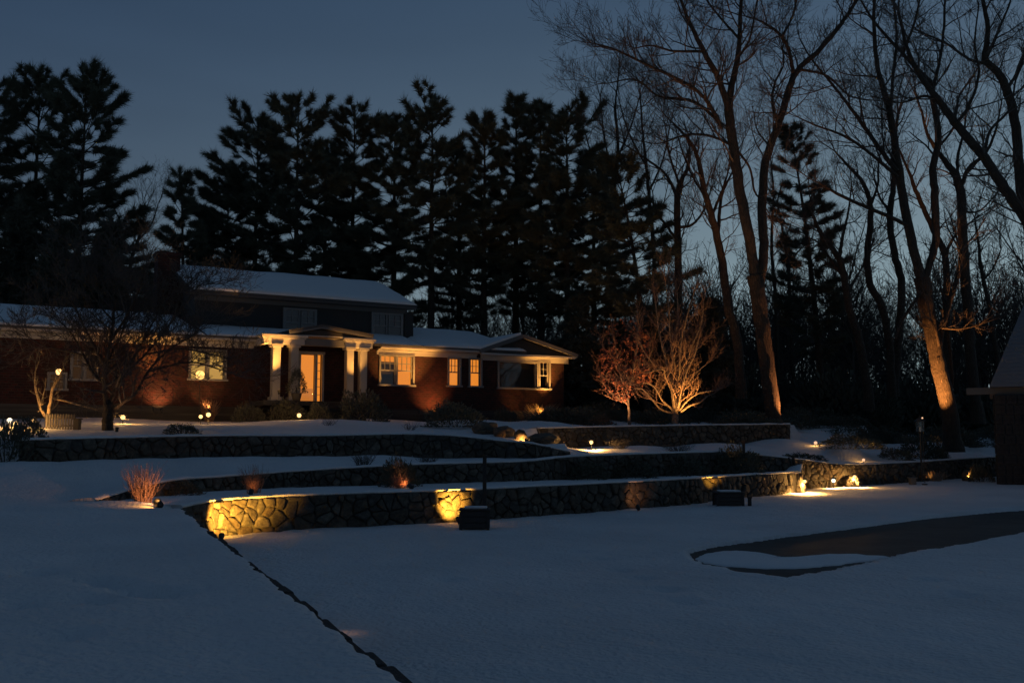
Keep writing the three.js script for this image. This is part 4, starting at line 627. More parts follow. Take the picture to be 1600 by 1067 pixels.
// ---------------------------------------------------------------- lamplit small trees
bareTree('fan shaped multi stemmed tree brightly lamplit from below, above the stone wall', 46.8, [
  { p: [[1055, 666, 13], [1055, 652, 12], [1055, 640, 10]], z1: 0, from: 3 },
  { p: [[1055, 645, 6], [1049, 603, 5.5], [1040, 560, 5], [1030, 515, 4], [1024, 470, 2.5]], z1: 0.5 },
  { p: [[1057, 642, 6], [1060, 589, 5.5], [1070, 566, 5], [1076, 553, 4], [1094, 541, 2.5]], z1: -0.8 },
  { p: [[1058, 640, 5], [1074, 577, 4.5], [1085, 556, 4], [1092, 530, 2.5]], z1: 0.4 },
  { p: [[1059, 642, 5], [1068, 612, 5], [1082, 589, 4], [1096, 575, 3], [1108, 566, 2]], z1: -1.2 },
  { p: [[1061, 642, 5], [1072, 628, 5], [1088, 616, 4], [1104, 612, 3.5], [1118, 610, 2]], z1: -1 },
  { p: [[1063, 644, 5], [1078, 634, 5], [1095, 628, 4], [1106, 619, 3], [1116, 615, 2]], z1: -1.6 },
  { p: [[1056, 640, 5], [1053, 600, 5], [1052, 545, 4.5], [1060, 500, 3.5], [1058, 455, 2.5]], z1: -0.4 },
  { p: [[1052, 646, 5], [1034, 640, 4.5], [1018, 622, 4], [1004, 608, 3], [990, 607, 2]], z1: -0.8 },
  { p: [[1053, 642, 5], [1035, 625, 4], [1022, 604, 3.5], [1008, 598, 2.5], [996, 602, 2]], z1: 0.6 },
  { p: [[1050, 610, 5], [1040, 590, 4], [1036, 577, 3], [1010, 583, 2]], z1: 0.9 },
  { p: [[1044, 580, 4], [1026, 572, 3.5], [1009, 552, 2.5], [998, 530, 2]], z1: 0.2 },
  { p: [[1056, 580, 4.5], [1048, 530, 4], [1046, 490, 3], [1040, 440, 2]], z1: 1 },
  { p: [[1062, 585, 4.5], [1064, 540, 4], [1072, 500, 3], [1084, 460, 2]], z1: 1.2 },
  { p: [[1070, 590, 4], [1080, 545, 3], [1096, 505, 2.5], [1100, 470, 2]], z1: 0.8 },
], { seed: 71, len: 1.2, step: 0.36, kids: [5, 4], wob: 0.16, up: 0.12, tip: 0.006, bark: M.maple, twig: mat({ color: [0.2, 0.13, 0.095] }), name: 'ornamental_tree', flare: 1.3 });
{
  const t = bareTree('small lamplit tree still hung with dry reddish leaves, beside the fan shaped tree', 47.4, [
    { p: [[984, 664, 6], [983, 640, 5], [982, 622, 4.5], [986, 595, 4], [993, 560, 4], [998, 525, 2.5]], z1: 0.3, from: 0.4 },
    { p: [[982, 630, 5], [972, 626, 5], [962, 618, 4.5], [953, 612, 3.5], [944, 596, 2]], z1: -0.7 },
    { p: [[983, 615, 4], [972, 595, 4], [966, 568, 3], [962, 540, 2]], z1: 0.4 },
    { p: [[985, 600, 4], [975, 575, 3], [955, 560, 2.5], [944, 545, 2]], z1: -0.4 },
    { p: [[986, 598, 4], [1000, 580, 3], [1012, 566, 2], [1020, 545, 1.5]], z1: -0.6 },
  ], { seed: 72, len: 1.1, step: 0.3, kids: [4, 3], wob: 0.2, tip: 0.006, bark: M.maple, twig: M.dryTwig, name: 'ornamental_tree', flare: 1.2 });
  const rnd = R(73), gb = new GB(), foot = t.position, blobs = [[978, 525, 32, 30], [962, 585, 26, 28], [990, 560, 24, 26], [950, 560, 14, 18], [1006, 588, 14, 14], [972, 610, 18, 16], [996, 530, 20, 16]];
  for (let i = 0; i < 760; i++) {
    const [bx, by, rx, ry] = blobs[i % blobs.length], a = rnd() * 6.28, k = Math.sqrt(rnd()), p = at(bx + rx * k * Math.cos(a), by + ry * k * Math.sin(a), 47.4 + rnd.in(-1, 1)).sub(foot);
    const u = V(rnd.in(-1, 1), rnd.in(-1.3, 0.2), rnd.in(-1, 1)).normalize(), s = V(rnd.in(-1, 1), rnd.in(-1, 1), rnd.in(-1, 1)).cross(u).normalize(), n = V().crossVectors(u, s), L = rnd.in(0.11, 0.2), w = L * rnd.in(0.32, 0.5);
    const m = p.clone().addScaledVector(u, L * 0.5).addScaledVector(n, L * 0.18), tip = p.clone().addScaledVector(u, L), b = m.clone().addScaledVector(s, w).addScaledVector(n, 0.05), c = m.clone().addScaledVector(s, -w).addScaledVector(n, 0.05);
    gb.tri(p, b, m); gb.tri(p, m, c); gb.tri(m, b, tip); gb.tri(m, tip, c);
  }
  part('dry_leaves', gb.geo(), M.leafDry, t).userData.kind = 'stuff';
}
bareTree('wide crowned dark bare tree on the lawn edge before the far wing of the house', 33.6, [
  { p: [[166, 684, 22], [167, 665, 20], [168, 645, 19], [169, 632, 18]], z1: 0, from: 3 },
  { p: [[167, 640, 13], [163, 610, 11], [163, 580, 10], [168, 550, 8], [174, 520, 7], [177, 475, 5], [174, 430, 3]], z1: 0.4 },
  { p: [[170, 640, 11], [180, 607, 9], [195, 583, 8], [210, 556, 6], [230, 520, 4], [250, 480, 2.5]], z1: -0.8 },
  { p: [[171, 645, 9], [192, 628, 8], [210, 616, 6], [231, 580, 5], [262, 548, 4], [300, 525, 2.5]], z1: 0.6 },
  { p: [[166, 600, 8], [156, 595, 7], [141, 577, 6], [129, 553, 5], [110, 520, 4], [85, 495, 2.5]], z1: -0.5 },
  { p: [[165, 575, 7], [148, 545, 6], [128, 505, 4], [112, 470, 3]], z1: 1.2 },
  { p: [[171, 535, 6], [196, 495, 5], [216, 455, 3], [225, 425, 2]], z1: 1.4 },
  { p: [[196, 582, 6], [225, 555, 5], [262, 510, 4], [292, 470, 2.5]], z1: -1.6 },
  { p: [[130, 555, 5], [100, 548, 4], [66, 540, 3], [42, 525, 2]], z1: -0.5 },
  { p: [[163, 590, 6], [170, 560, 5], [190, 520, 4], [200, 470, 3]], z1: -1.8 },
  { p: [[230, 581, 4.5], [262, 572, 4], [300, 566, 3.5], [345, 578, 2.5]], z0: 0.5, z1: 0.2, dense: 1.3, k: 0.7 },
  { p: [[231, 553, 4.5], [280, 545, 4], [322, 552, 3], [356, 560, 2]], z0: -0.9, z1: -0.4, dense: 1.3, k: 0.7 },
  { p: [[174, 500, 4], [150, 470, 3.5], [130, 430, 2.5]], z1: 0.6 },
  { p: [[252, 482, 3], [285, 455, 2.5], [320, 445, 2]], z0: -0.8, z1: -1 },
], { seed: 74, len: 1.6, step: 0.23, kids: [5, 5, 3], wob: 0.26, up: 0.03, tip: 0.0065, name: 'bare_tree', flare: 1.25 });
bareTree('small two stemmed tree with lamplit forking stems beside the picket fence', 35.2, [
  { p: [[72, 668, 8], [74, 650, 7], [78, 628, 6], [82, 606, 5], [90, 592, 4], [98, 575, 2.5]], z1: 0.2, from: 0.6 },
  { p: [[72, 655, 7], [64, 640, 7], [58, 620, 6], [54, 603, 4], [54, 580, 2.5]], z1: -0.3 },
  { p: [[79, 622, 5], [95, 625, 5], [120, 632, 4], [150, 640, 3]], z1: -0.8, k: 0.4 },
], { seed: 75, len: 0.9, step: 0.35, kids: [4, 3], tip: 0.006, bark: M.maple, name: 'ornamental_tree' });

// ---------------------------------------------------------------- shrubs, clumps, rocks
const setOn = (px, py, d) => { const p = at(px, py, d); p.y = snowY(p.x, p.z) - 0.03; return p; };
const bushKinds = [81, 82, 83, 84].map((s) => leafMass(2400, s, 0.12));
function bush(label, px, d, w, h, { kind = 0, matl = M.leaf, depth = 0.9, group, name = 'shrub' } = {}) {
  const p = setOn(px, 660, d), t = thing(name, label, 'shrub', p, group), f = part('foliage', bushKinds[kind % 4], matl, t), rx = w / 2 * d / FPX, ry = h * d / FPX;
  f.scale.set(rx / 1.12, ry / 1.12, rx * depth); f.rotation.y = kind * 1.7; f.userData.kind = 'stuff';
  const gb = new GB(), rnd = R(90 + kind * 3 + Math.round(px)); for (let k = 0; k < 7; k++) { const a = rnd() * 6.28; gb.tube([V(Math.cos(a) * 0.05, -0.1, Math.sin(a) * 0.05), V(Math.cos(a) * rx * 0.3, ry * 0.4, Math.sin(a) * rx * 0.3), V(Math.cos(a) * rx * 0.6, ry * 0.8, Math.sin(a) * rx * 0.6)], [0.02, 0.014, 0.006], 4); }
  part('stems', gb.geo(), M.twig, t);
  return t;
}
function clump(label, px, py, d, h, spread, n, { m = M.dryTwig, seed = 1, thick = 0.006 } = {}) {
  const p = setOn(px, py, d), t = thing('twig_clump', label, 'shrub', p), rnd = R(seed), gb = new GB();
  for (let i = 0; i < n; i++) { const a = rnd() * 6.28, o = rnd.in(0, 0.16), lean = spread * Math.pow(rnd(), 0.7), H = h * rnd.in(0.55, 1.05), pts = []; for (let k = 0; k <= 4; k++) { const s = k / 4; pts.push(V(Math.cos(a) * (o + lean * s * (0.6 + 0.4 * s)) + rnd.in(-0.02, 0.02) * k, H * s - 0.05, Math.sin(a) * (o + lean * s * (0.6 + 0.4 * s)) + rnd.in(-0.02, 0.02) * k)); } gb.tube(pts, pts.map((_, k) => thick * (1.4 - k / 4)), 3); if (i % 2) for (let q = 0; q < 3; q++) { const b = pts[2 + (q % 2)], e = b.clone().add(V(rnd.in(-0.13, 0.13), rnd.in(0.05, 0.22), rnd.in(-0.13, 0.13))); gb.tube([b, e], [thick * 0.7, thick * 0.3], 3); } }
  part('stems', gb.geo(), m, t).userData.kind = 'stuff';
  return t;
}
const rockKinds = [1, 2, 3, 4].map((s) => { const g = new THREE.IcosahedronGeometry(1, 4), p = g.attributes.position, v = V(); const u = new Float32Array(p.count * 2); for (let i = 0; i < p.count; i++) { v.fromBufferAttribute(p, i).normalize(); const k = 1 + 0.35 * fbm(v.x * 1.3 + s * 5, v.y * 1.3, v.z * 1.3, 4) - 0.12 * Math.abs(Math.sin(v.x * 3 + s) * Math.cos(v.z * 2.3)); v.multiplyScalar(k); p.setXYZ(i, v.x, v.y, v.z); u[i * 2] = v.x + v.z * 0.5; u[i * 2 + 1] = v.y + v.z * 0.5; } g.setAttribute('uv', new THREE.BufferAttribute(u, 2)); g.computeVertexNormals(); return g; });
function rock(label, px, d, w, h, kind, dy = 0) { const p = setOn(px, 660, d); p.y += dy + h * 0.35 * d / FPX; const m = whole('rock', rockKinds[kind % 4], M.stones[(kind * 2 + 1) % 6], label, 'rock'); m.position.copy(p); m.scale.set(w / 2 * d / FPX, h / 1.5 * d / FPX, w / 2.2 * d / FPX); m.rotation.y = kind * 1.3; return m; }

bush('dark bush at the edge of the picture where the upper wall begins', 10, 25.5, 96, 74, { kind: 0 });
bush('smaller dark bush leaning out of the one at the edge of the picture', 44, 26.2, 60, 44, { kind: 2 });
bush('low domed dark shrub on the snow just behind the upper wall', 285, 33.2, 62, 20, { kind: 1 });
bush('low dark mound of a shrub right of the lamplit twig clump', 286, 23.9, 78, 26, { kind: 2 });
bush('round dark shrub with lamplit stems at its foot below the upper wall', 625, 27.6, 72, 54, { kind: 3 });
bush('dark shrub under the first pair of porch columns', 447, 43.6, 68, 40, { kind: 0 });
bush('dark shrub before the porch steps', 500, 43.4, 44, 34, { kind: 1 });
bush('tall dark shrub under the second pair of porch columns', 565, 44.0, 96, 56, { kind: 2 });
bush('low dark shrub between the porch and the pale lit pair of windows', 388, 43.0, 60, 34, { kind: 3 });
bush('large dark shrub spreading over the wall below the two narrow lit windows', 708, 39.5, 104, 44, { kind: 0 });
bush('low wide shrub under the narrow lit windows, against the house', 735, 49.6, 70, 24, { kind: 1 });
bush('dark spreading shrub below the corner of the gabled wing', 890, 47.0, 116, 34, { kind: 2 });
bush('dark shrub standing left of the picture window of the gabled wing', 790, 49.0, 50, 30, { kind: 3 });
bush('dark rounded shrub beside the timber post at the end of the front wall', 1150, 36.2, 92, 52, { kind: 3 });
bush('dark shrub on the first terrace under the lamplit snow patch', 912, 32.4, 86, 38, { kind: 0 });
bush('dark shrub on the first terrace, second from the lamplit snow patch', 985, 33.5, 92, 36, { kind: 1 });
bush('dark shrub on the first terrace, next to the dark rounded shrub', 1062, 34.9, 96, 34, { kind: 2 });
bush('dark low plant mass under the great lamplit trunk', 1252, 41.2, 84, 15, { kind: 3 });
bush('dark low plant mass between great lamplit trunk and garden lantern', 1330, 43.5, 110, 24, { kind: 0 });
bush('dark low plant mass just left of the garden lantern', 1398, 44.5, 64, 22, { kind: 1 });
bush('dark plant mass behind the garden lantern', 1440, 47.0, 80, 40, { kind: 2 });
bush('dark plant mass between the lantern and the leaning lamplit trunk', 1462, 46.2, 44, 20, { kind: 3 });
bush('dark shrub beside the pavilion pier', 1530, 43.2, 44, 30, { kind: 0 });
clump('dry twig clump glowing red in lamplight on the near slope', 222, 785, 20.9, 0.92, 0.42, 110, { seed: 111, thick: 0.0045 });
clump('dim dry twig clump against the middle wall', 397, 768, 24.6, 0.78, 0.34, 80, { seed: 112, thick: 0.0045 });
clump('lamplit dry stems in front of the round dark shrub', 625, 763, 26.9, 0.42, 0.22, 70, { seed: 113 });
clump('sparse dry stems poking from the snow left of the round dark shrub', 566, 731, 29.2, 0.5, 0.42, 70, { seed: 114, m: M.twig });
clump('sparse dry stems in the snow right of the round dark shrub', 668, 728, 29.6, 0.42, 0.3, 50, { seed: 115, m: M.twig });
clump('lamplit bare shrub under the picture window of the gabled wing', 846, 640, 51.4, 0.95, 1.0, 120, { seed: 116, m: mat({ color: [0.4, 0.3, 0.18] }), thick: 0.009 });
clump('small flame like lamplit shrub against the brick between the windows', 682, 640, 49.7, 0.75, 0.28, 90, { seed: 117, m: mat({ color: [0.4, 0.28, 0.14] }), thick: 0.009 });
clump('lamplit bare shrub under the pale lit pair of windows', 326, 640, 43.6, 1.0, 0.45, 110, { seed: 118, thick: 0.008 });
clump('thin dry stems in the snow before the porch shrubs', 512, 664, 38.5, 0.32, 0.3, 26, { seed: 119, m: M.twig });
clump('dry stalks in the snow at the end of the upper lawn', 640, 668, 38, 0.36, 0.4, 30, { seed: 120, m: M.twig });
clump('dry stems beside the small lamp on the middle terrace', 968, 697, 36.6, 0.42, 0.6, 70, { seed: 121, m: M.twig });
clump('dry stems in the snow under the end of the far stone wall', 1060, 696, 38.6, 0.38, 0.7, 80, { seed: 122, m: M.twig });
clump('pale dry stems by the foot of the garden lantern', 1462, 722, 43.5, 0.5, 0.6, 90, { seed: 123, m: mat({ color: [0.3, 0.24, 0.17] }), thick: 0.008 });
rock('dark boulder at the top of the snowy passage through the walls', 757, 37.6, 44, 20, 0);
rock('dark boulder in the middle of the snowy passage', 788, 36.8, 40, 18, 1);
rock('lamplit boulder glowing at the foot of the snowy passage', 813, 35.9, 20, 17, 2);
rock('dark low boulder at the end of the upper wall', 850, 35.6, 54, 16, 3);
rock('boulder glowing orange in lamplight by the pavilion pier', 1509, 43.9, 20, 17, 1);
rock('lamplit stone standing at the end of the front wall by the snowy opening', 1249, 37.2, 17, 24, 3);
rock('lamplit rounded stone on the far side of the snowy opening', 1328, 39.6, 24, 19, 0);

// ---------------------------------------------------------------- lamps
const SPOT = 3, GLOBE = 5;
function spot(p, target, I, angle, pen = 1, color = AMBER, parent = scene) { const s = new THREE.SpotLight(color, I * SPOT, 0, angle, pen, 2); s.position.copy(p); s.target.position.copy(target); s.castShadow = true; s.shadow.radius = 1.5; s.shadow.bias = -0.002; parent.add(s, s.target); return s; }
function point(p, I, color = WARM, parent = scene) { const s = new THREE.PointLight(color, I * GLOBE, 0, 2); s.position.copy(p); s.castShadow = true; s.shadow.bias = -0.002; parent.add(s); return s; }
const canGeo = new THREE.LatheGeometry([V2(0.001, -0.12), V2(0.05, -0.12), V2(0.055, 0), V2(0.062, 0.02), V2(0.062, 0.045), V2(0.05, 0.045), V2(0.048, 0.025)], 20), lensGeo = new THREE.CylinderGeometry(0.046, 0.046, 0.012, 20), stakeGeo = new THREE.CylinderGeometry(0.012, 0.008, 0.3, 8);
function uplight(label, p, target, I, angle, { pen = 1, color = AMBER, size = 1 } = {}) {
  const t = thing('spotlight', label, 'spotlight', p, 'small spotlights in the garden'), dir = V().subVectors(target, p).normalize(), head = new THREE.Group(); head.name = 'head'; head.quaternion.setFromUnitVectors(V(0, 1, 0), dir); head.position.y = 0.03; head.scale.setScalar(size); t.add(head);
  part('housing', canGeo, M.black, head); part('lamp_lens', lensGeo, M.lens, head).position.y = 0.028;
  const s = part('stake', stakeGeo, M.black, t); s.position.y = -0.15;
  spot(p.clone().addScaledVector(dir, 0.07 * size).add(V(0, 0.03, 0)), target, I, angle, pen, color);
  return t;
}
const globeGeo = new THREE.SphereGeometry(1, 20, 14), hoodGeo = new THREE.LatheGeometry([V2(0.001, 0.07), V2(0.04, 0.06), V2(0.1, 0.02), V2(0.105, 0.012), V2(0.09, 0.018), V2(0.001, 0.05)], 20), poleGeo = new THREE.CylinderGeometry(0.014, 0.016, 1, 8);
function pathLamp(label, px, py, d, r, I, { m = M.bulb, hood = false, color = WARM, group = 'small path lamps in the snow', pool = 0.25 } = {}) {
  const b = at(px, py, d), gy = snowY(b.x, b.z), h = Math.max(0.12, b.y - gy), t = thing('path_lamp', label, 'lamp', V(b.x, gy, b.z), group);
  const pole = part('pole', poleGeo, M.black, t); pole.scale.y = h + 0.15; pole.position.y = (h - 0.15) / 2 - r * 0.4;
  const g = part('lamp_globe', globeGeo, m, t); g.scale.setScalar(r); g.position.y = h;
  if (hood) { const c = part('hood', hoodGeo, M.black, t); c.position.y = h + r * 0.7; c.scale.setScalar(r / 0.06); }
  if (hood) spot(V(b.x, gy + h - r * 0.2, b.z), V(b.x, gy - 0.5, b.z), pool, 1.25, 1, color);   // the hood throws most of the light down
  point(V(b.x, gy + h, b.z), I, color);
  return t;
}
pathLamp('small globe lamp glowing in the snow beside the trunk of the wide dark tree', 191, 652, 36.5, 0.085, 0.7, { hood: true });
pathLamp('small globe lamp below the pale lit pair of windows', 325, 648, 38.8, 0.085, 0.7, { hood: true });
pathLamp('lamp half sunk in snow just left of the one below the pale lit windows', 313, 651, 38.2, 0.07, 0.5);
pathLamp('small globe lamp before the porch shrubs', 467, 649, 41.5, 0.085, 0.35, { hood: true });
pathLamp('cool white lamp nearest the edge of the picture', 14, 657, 33.5, 0.085, 0.5, { m: M.bulbWhite });
pathLamp('yellowish lamp between the cool white lamp and the picket fence', 24, 662, 32.5, 0.075, 0.5);
pathLamp('small lamp shining just before the picket fence', 51, 658, 33.2, 0.075, 0.5, { hood: true });
pathLamp('globe lamp on a slim pole above the small two stemmed tree', 91, 581, 36.0, 0.11, 0.25, { group: 'globe lamps on poles before the house' });
pathLamp('large yellow globe lamp on a pole before the pale lit pair of windows', 312, 586, 42.6, 0.19, 0.12, { m: M.bulbBig, group: 'globe lamps on poles before the house' });
pathLamp('small lamp on a stake above the bright snow patch below the far stone wall', 924, 691, 36.2, 0.065, 1.2, { hood: true, pool: 18, m: M.bulb });
pathLamp('lamp by the lit stone at the end of the front wall', 1258, 752, 36.9, 0.06, 0.75, { hood: true, pool: 17 });
pathLamp('lamp in the middle of the snowy opening', 1303, 751, 38.6, 0.075, 0.2, { hood: true, pool: 8, m: M.bulbWhite });
pathLamp('lamp beside the rounded stone across the snowy opening', 1336, 745, 39.3, 0.065, 0.75, { hood: true, pool: 19 });
pathLamp('tiny pinkish lamp above the curving wall', 1350, 720, 42.2, 0.06, 0.1, { m: M.bulbDim });
pathLamp('tiny pinkish lamp on the snow below the great lamplit trunk', 1275, 692, 44.2, 0.075, 0.12, { m: M.bulbDim });

const onWall = (px, py) => onY(px, py, 0.03);
uplight('spotlight in the corner between lawn edge and front wall, hidden by the lawn edge', V(-5.98, 0.1, -20.75), V(-6.1, 0.42, -21.45), 46, 0.62, { color: GOLD });
{ const p = onWall(716, 818); uplight('spotlight before the second lamplit patch of the front wall, beside the timber box', p.clone().setY(0.1), at(705, 790, p.z * -1 + 0.7), 24, 0.58, { color: GOLD }); }
{ const p = onWall(997, 797); uplight('small spotlight at the foot of the dim lamplit patch of the front wall', p.clone().setY(0.09), at(991, 775, -p.z + 0.6), 0.45, 0.7, { color: new THREE.Color(1, 0.42, 0.16) }); }
{ const p = onWall(1128, 788); uplight('spotlight behind the low box at the far part of the front wall', p.clone().setY(0.1), at(1122, 752, -p.z + 0.7), 13, 0.5, { color: GOLD }); }
{ const p = onY(246, 790, 0.8); p.y = snowY(p.x, p.z) + 0.05; uplight('spotlight lying in the snow beside the red lit twig clump', p, at(222, 765, 20.9), 1.7, 0.8, { color: new THREE.Color(1, 0.42, 0.16), size: 1.3 }); spot(p.clone().add(V(0.05, 0.12, 0.1)), p.clone().add(V(-0.3, -0.1, -0.02)), 0.5, 1.0); }
{ const p = setOn(640, 764, 26.7); p.y += 0.08; uplight('spotlight at the foot of the round dark shrub', p, at(624, 750, 27.0), 0.5, 0.7, { color: new THREE.Color(1, 0.36, 0.12) }); }
{ const p = setOn(392, 770, 24.1); p.y += 0.06; uplight('spotlight before the dim twig clump at the middle wall', p, at(397, 750, 24.7), 0.12, 0.6, { color: new THREE.Color(1, 0.36, 0.12) }); }
{ const p = V(-2.62, 0.42, -11.2); uplight('lamp on the lawn edge lighting a spot of the lower lawn', p, V(-2.15, 0.0, -11.3), 0.3, 0.42, { pen: 1, color: new THREE.Color(1, 0.5, 0.28) }); }
{ const p = setOn(822, 690, 35.2); p.y += 0.1; uplight('spotlight before the glowing boulder of the snowy passage', p, at(813, 687, 35.9), 8, 0.45); }
{ const p = setOn(1514, 722, 43.1); p.y += 0.08; uplight('spotlight before the orange glowing boulder by the pavilion', p, at(1508, 718, 43.9), 7, 0.45, { color: new THREE.Color(1, 0.42, 0.1) }); }
{ const p = setOn(1450, 716, 43.4); p.y += 0.08; uplight('spotlight in the pale stems by the garden lantern', p, at(1466, 716, 43.5), 0.6, 0.7); }
{ const p = setOn(1092, 660, 46.3); p.y += 0.15; uplight('spotlight under the fan shaped tree, shining into its stems', p, at(1072, 600, 46.7), 27, 0.95, { color: new THREE.Color(1, 0.43, 0.095) }); }
{ const p = setOn(1026, 660, 45.9); p.y += 0.15; uplight('spotlight on the other side of the fan shaped tree', p, at(1040, 580, 46.8), 7, 0.9, { color: new THREE.Color(1, 0.43, 0.095) }); }
{ const p = setOn(956, 660, 46.0); p.y += 0.15; uplight('spotlight under the small tree with dry leaves', p, at(978, 585, 47.4), 15, 0.95, { color: new THREE.Color(1, 0.46, 0.18) }); }
{ const p = setOn(1240, 664, 48.6); p.y += 0.12; uplight('spotlight at the foot of the great double stemmed tree', p, at(1201, 510, 48.9), 90, 0.5, { pen: 1, color: new THREE.Color(1, 0.35, 0.1) }); }
{ const p = setOn(1452, 694, 48.4); p.y += 0.3; uplight('spotlight aimed up at the leaning lamplit trunk', p, at(1472, 572, 49.75), 260, 0.33, { pen: 1, color: new THREE.Color(1, 0.37, 0.085) }); }
{ const p = setOn(56, 672, 34.6); p.y += 0.1; uplight('spotlight under the small two stemmed tree', p, at(70, 620, 35.2), 5, 0.75); }
{ const p = setOn(182, 668, 33.0); p.y += 0.1; uplight('spotlight at the foot of the wide dark tree', p, at(190, 600, 33.6), 0.9, 0.5, { color: new THREE.Color(1, 0.5, 0.22) }); }
const byHouse = (px, z, y, label, tu, ty, tz, I, angle, o) => { const q = onHouse(px, 630, z), p = fromHouse(q.x, y, z), t = fromHouse(q.x + tu, ty, tz); uplight(label, p, t, I, angle, o); };
const EAVE = new THREE.Color(1, 0.43, 0.085);
byHouse(240, 0.85, 0.3, 'spotlight at the brick wall behind the wide dark tree', -0.1, 3.5, 0.3, 42, 0.4, { color: EAVE });
byHouse(252, 0.7, 0.25, 'second spotlight low against the brick wall behind the wide dark tree', 0, 1.3, 0, 4, 0.95, { color: new THREE.Color(1, 0.38, 0.13) });
byHouse(326, 1.0, 0.25, 'spotlight in the bare shrub under the pale lit windows', 0, 0.9, 0.5, 2.5, 0.8, { color: new THREE.Color(1, 0.45, 0.14) });
byHouse(150, 0.95, 0.3, 'spotlight at the brick wall of the far wing', 0.2, 3.5, 0.35, 9, 0.42, { color: new THREE.Color(1, 0.42, 0.12) });
byHouse(435, 2.75, 1.05, 'spotlight in the shrub under the first porch columns', -0.15, 4.0, 1.95, 50, 0.5, { color: EAVE });
byHouse(557, 2.7, 1.05, 'spotlight in the shrub under the second porch columns', 0.25, 3.9, 1.9, 24, 0.5, { color: EAVE });
for (const [px, z, y] of [[437, 2.9, 1.22], [557, 2.85, 1.25]]) { const q = onHouse(px, 630, z); point(fromHouse(q.x, y, z), 0.05, EAVE); }
byHouse(612, 1.0, 0.3, 'spotlight at the brick wall right of the porch', 0.0, 3.5, 0.35, 24, 0.46, { color: EAVE });
byHouse(655, 1.0, 0.3, 'spotlight at the brick wall below the sash windows', 0.2, 3.5, 0.35, 44, 0.46, { color: EAVE });
byHouse(688, 1.0, 0.25, 'spotlight at the flame like lamplit shrub', -0.05, 1.2, 0.0, 5, 0.85, { color: new THREE.Color(1, 0.31, 0.08) });
byHouse(848, 2.2, 0.3, 'spotlight in the bare shrub under the picture window', 0.1, 0.75, 1.3, 4, 0.75, { color: EAVE });
byHouse(862, 0.95, 0.3, 'spotlight under the corner of the gabled wing', 0.15, 3.4, 0.25, 46, 0.55, { color: EAVE });

{ // clipped evergreen in a pot before the lit door
  const q = onHouse(463, 610, 2.0), t = thing('potted_evergreen', 'dark conical evergreen in a pot standing before the lit front door', 'potted plant', fromHouse(q.x, 0.72, 2.0));
  part('pot', new THREE.LatheGeometry([V2(0.001, 0), V2(0.17, 0), V2(0.23, 0.3), V2(0.25, 0.33), V2(0.22, 0.34), V2(0.001, 0.3)], 20), M.mortar, t);
  const g = leafMass(1800, 141, 0.13, -0.2), pos = g.attributes.position; for (let i = 0; i < pos.count; i++) { const y = pos.getY(i), k = 0.42 * (1.15 - 0.62 * Math.max(0, y)); pos.setXYZ(i, pos.getX(i) * k, 0.42 + (y + 0.15) * 0.98, pos.getZ(i) * k); } g.computeVertexNormals();
  part('foliage', g, M.leaf, t).userData.kind = 'stuff'; part('stem', new THREE.CylinderGeometry(0.025, 0.03, 0.4, 8).translate(0, 0.4, 0), M.bark, t);
}

// ---------------------------------------------------------------- garden lantern, posts, boxes, fence, pavilion
{
  const p = at(1438, 660, 43.2), gy = snowY(p.x, p.z), top = at(1438, 652, 43.2).y - gy, t = thing('garden_lantern', 'unlit glass lantern on a tall dark post amid the dark plants', 'lantern', V(p.x, gy, p.z)), b = top - 0.62;
  part('post', new THREE.LatheGeometry([V2(0.001, -0.3), V2(0.07, -0.3), V2(0.07, 0.12), V2(0.04, 0.2), V2(0.035, b - 0.1), V2(0.06, b - 0.05), V2(0.1, b), V2(0.001, b + 0.01)], 16), M.black, t);
  const bars = []; for (let k = 0; k < 4; k++) { const a = Math.PI / 4 + k * Math.PI / 2, g = box(0.022, 0.44, 0.022, 0, 0.22, 0); g.translate(Math.cos(a) * 0.18, b, Math.sin(a) * 0.18); bars.push(g); }
  part('frame', join(bars), M.black, t);
  for (let k = 0; k < 4; k++) { const g = box(0.25, 0.42, 0.006, 0, b + 0.22, 0.128); g.rotateY(k * Math.PI / 2); part('glass', g, M.glass, t); }
  const cap = new THREE.ConeGeometry(0.28, 0.2, 4); cap.rotateY(Math.PI / 4); cap.translate(0, b + 0.55, 0); part('cap', cap, M.black, t); part('finial', new THREE.SphereGeometry(0.035, 10, 8).translate(0, b + 0.67, 0), M.black, t);
  part('candle', new THREE.CylinderGeometry(0.035, 0.035, 0.2, 10).translate(0, b + 0.1, 0), M.white, t);
  pathLamp('tiny lamp glinting beside the glass lantern', 1442, 653, 42.6, 0.035, 0.04, { m: M.bulbDim });
}
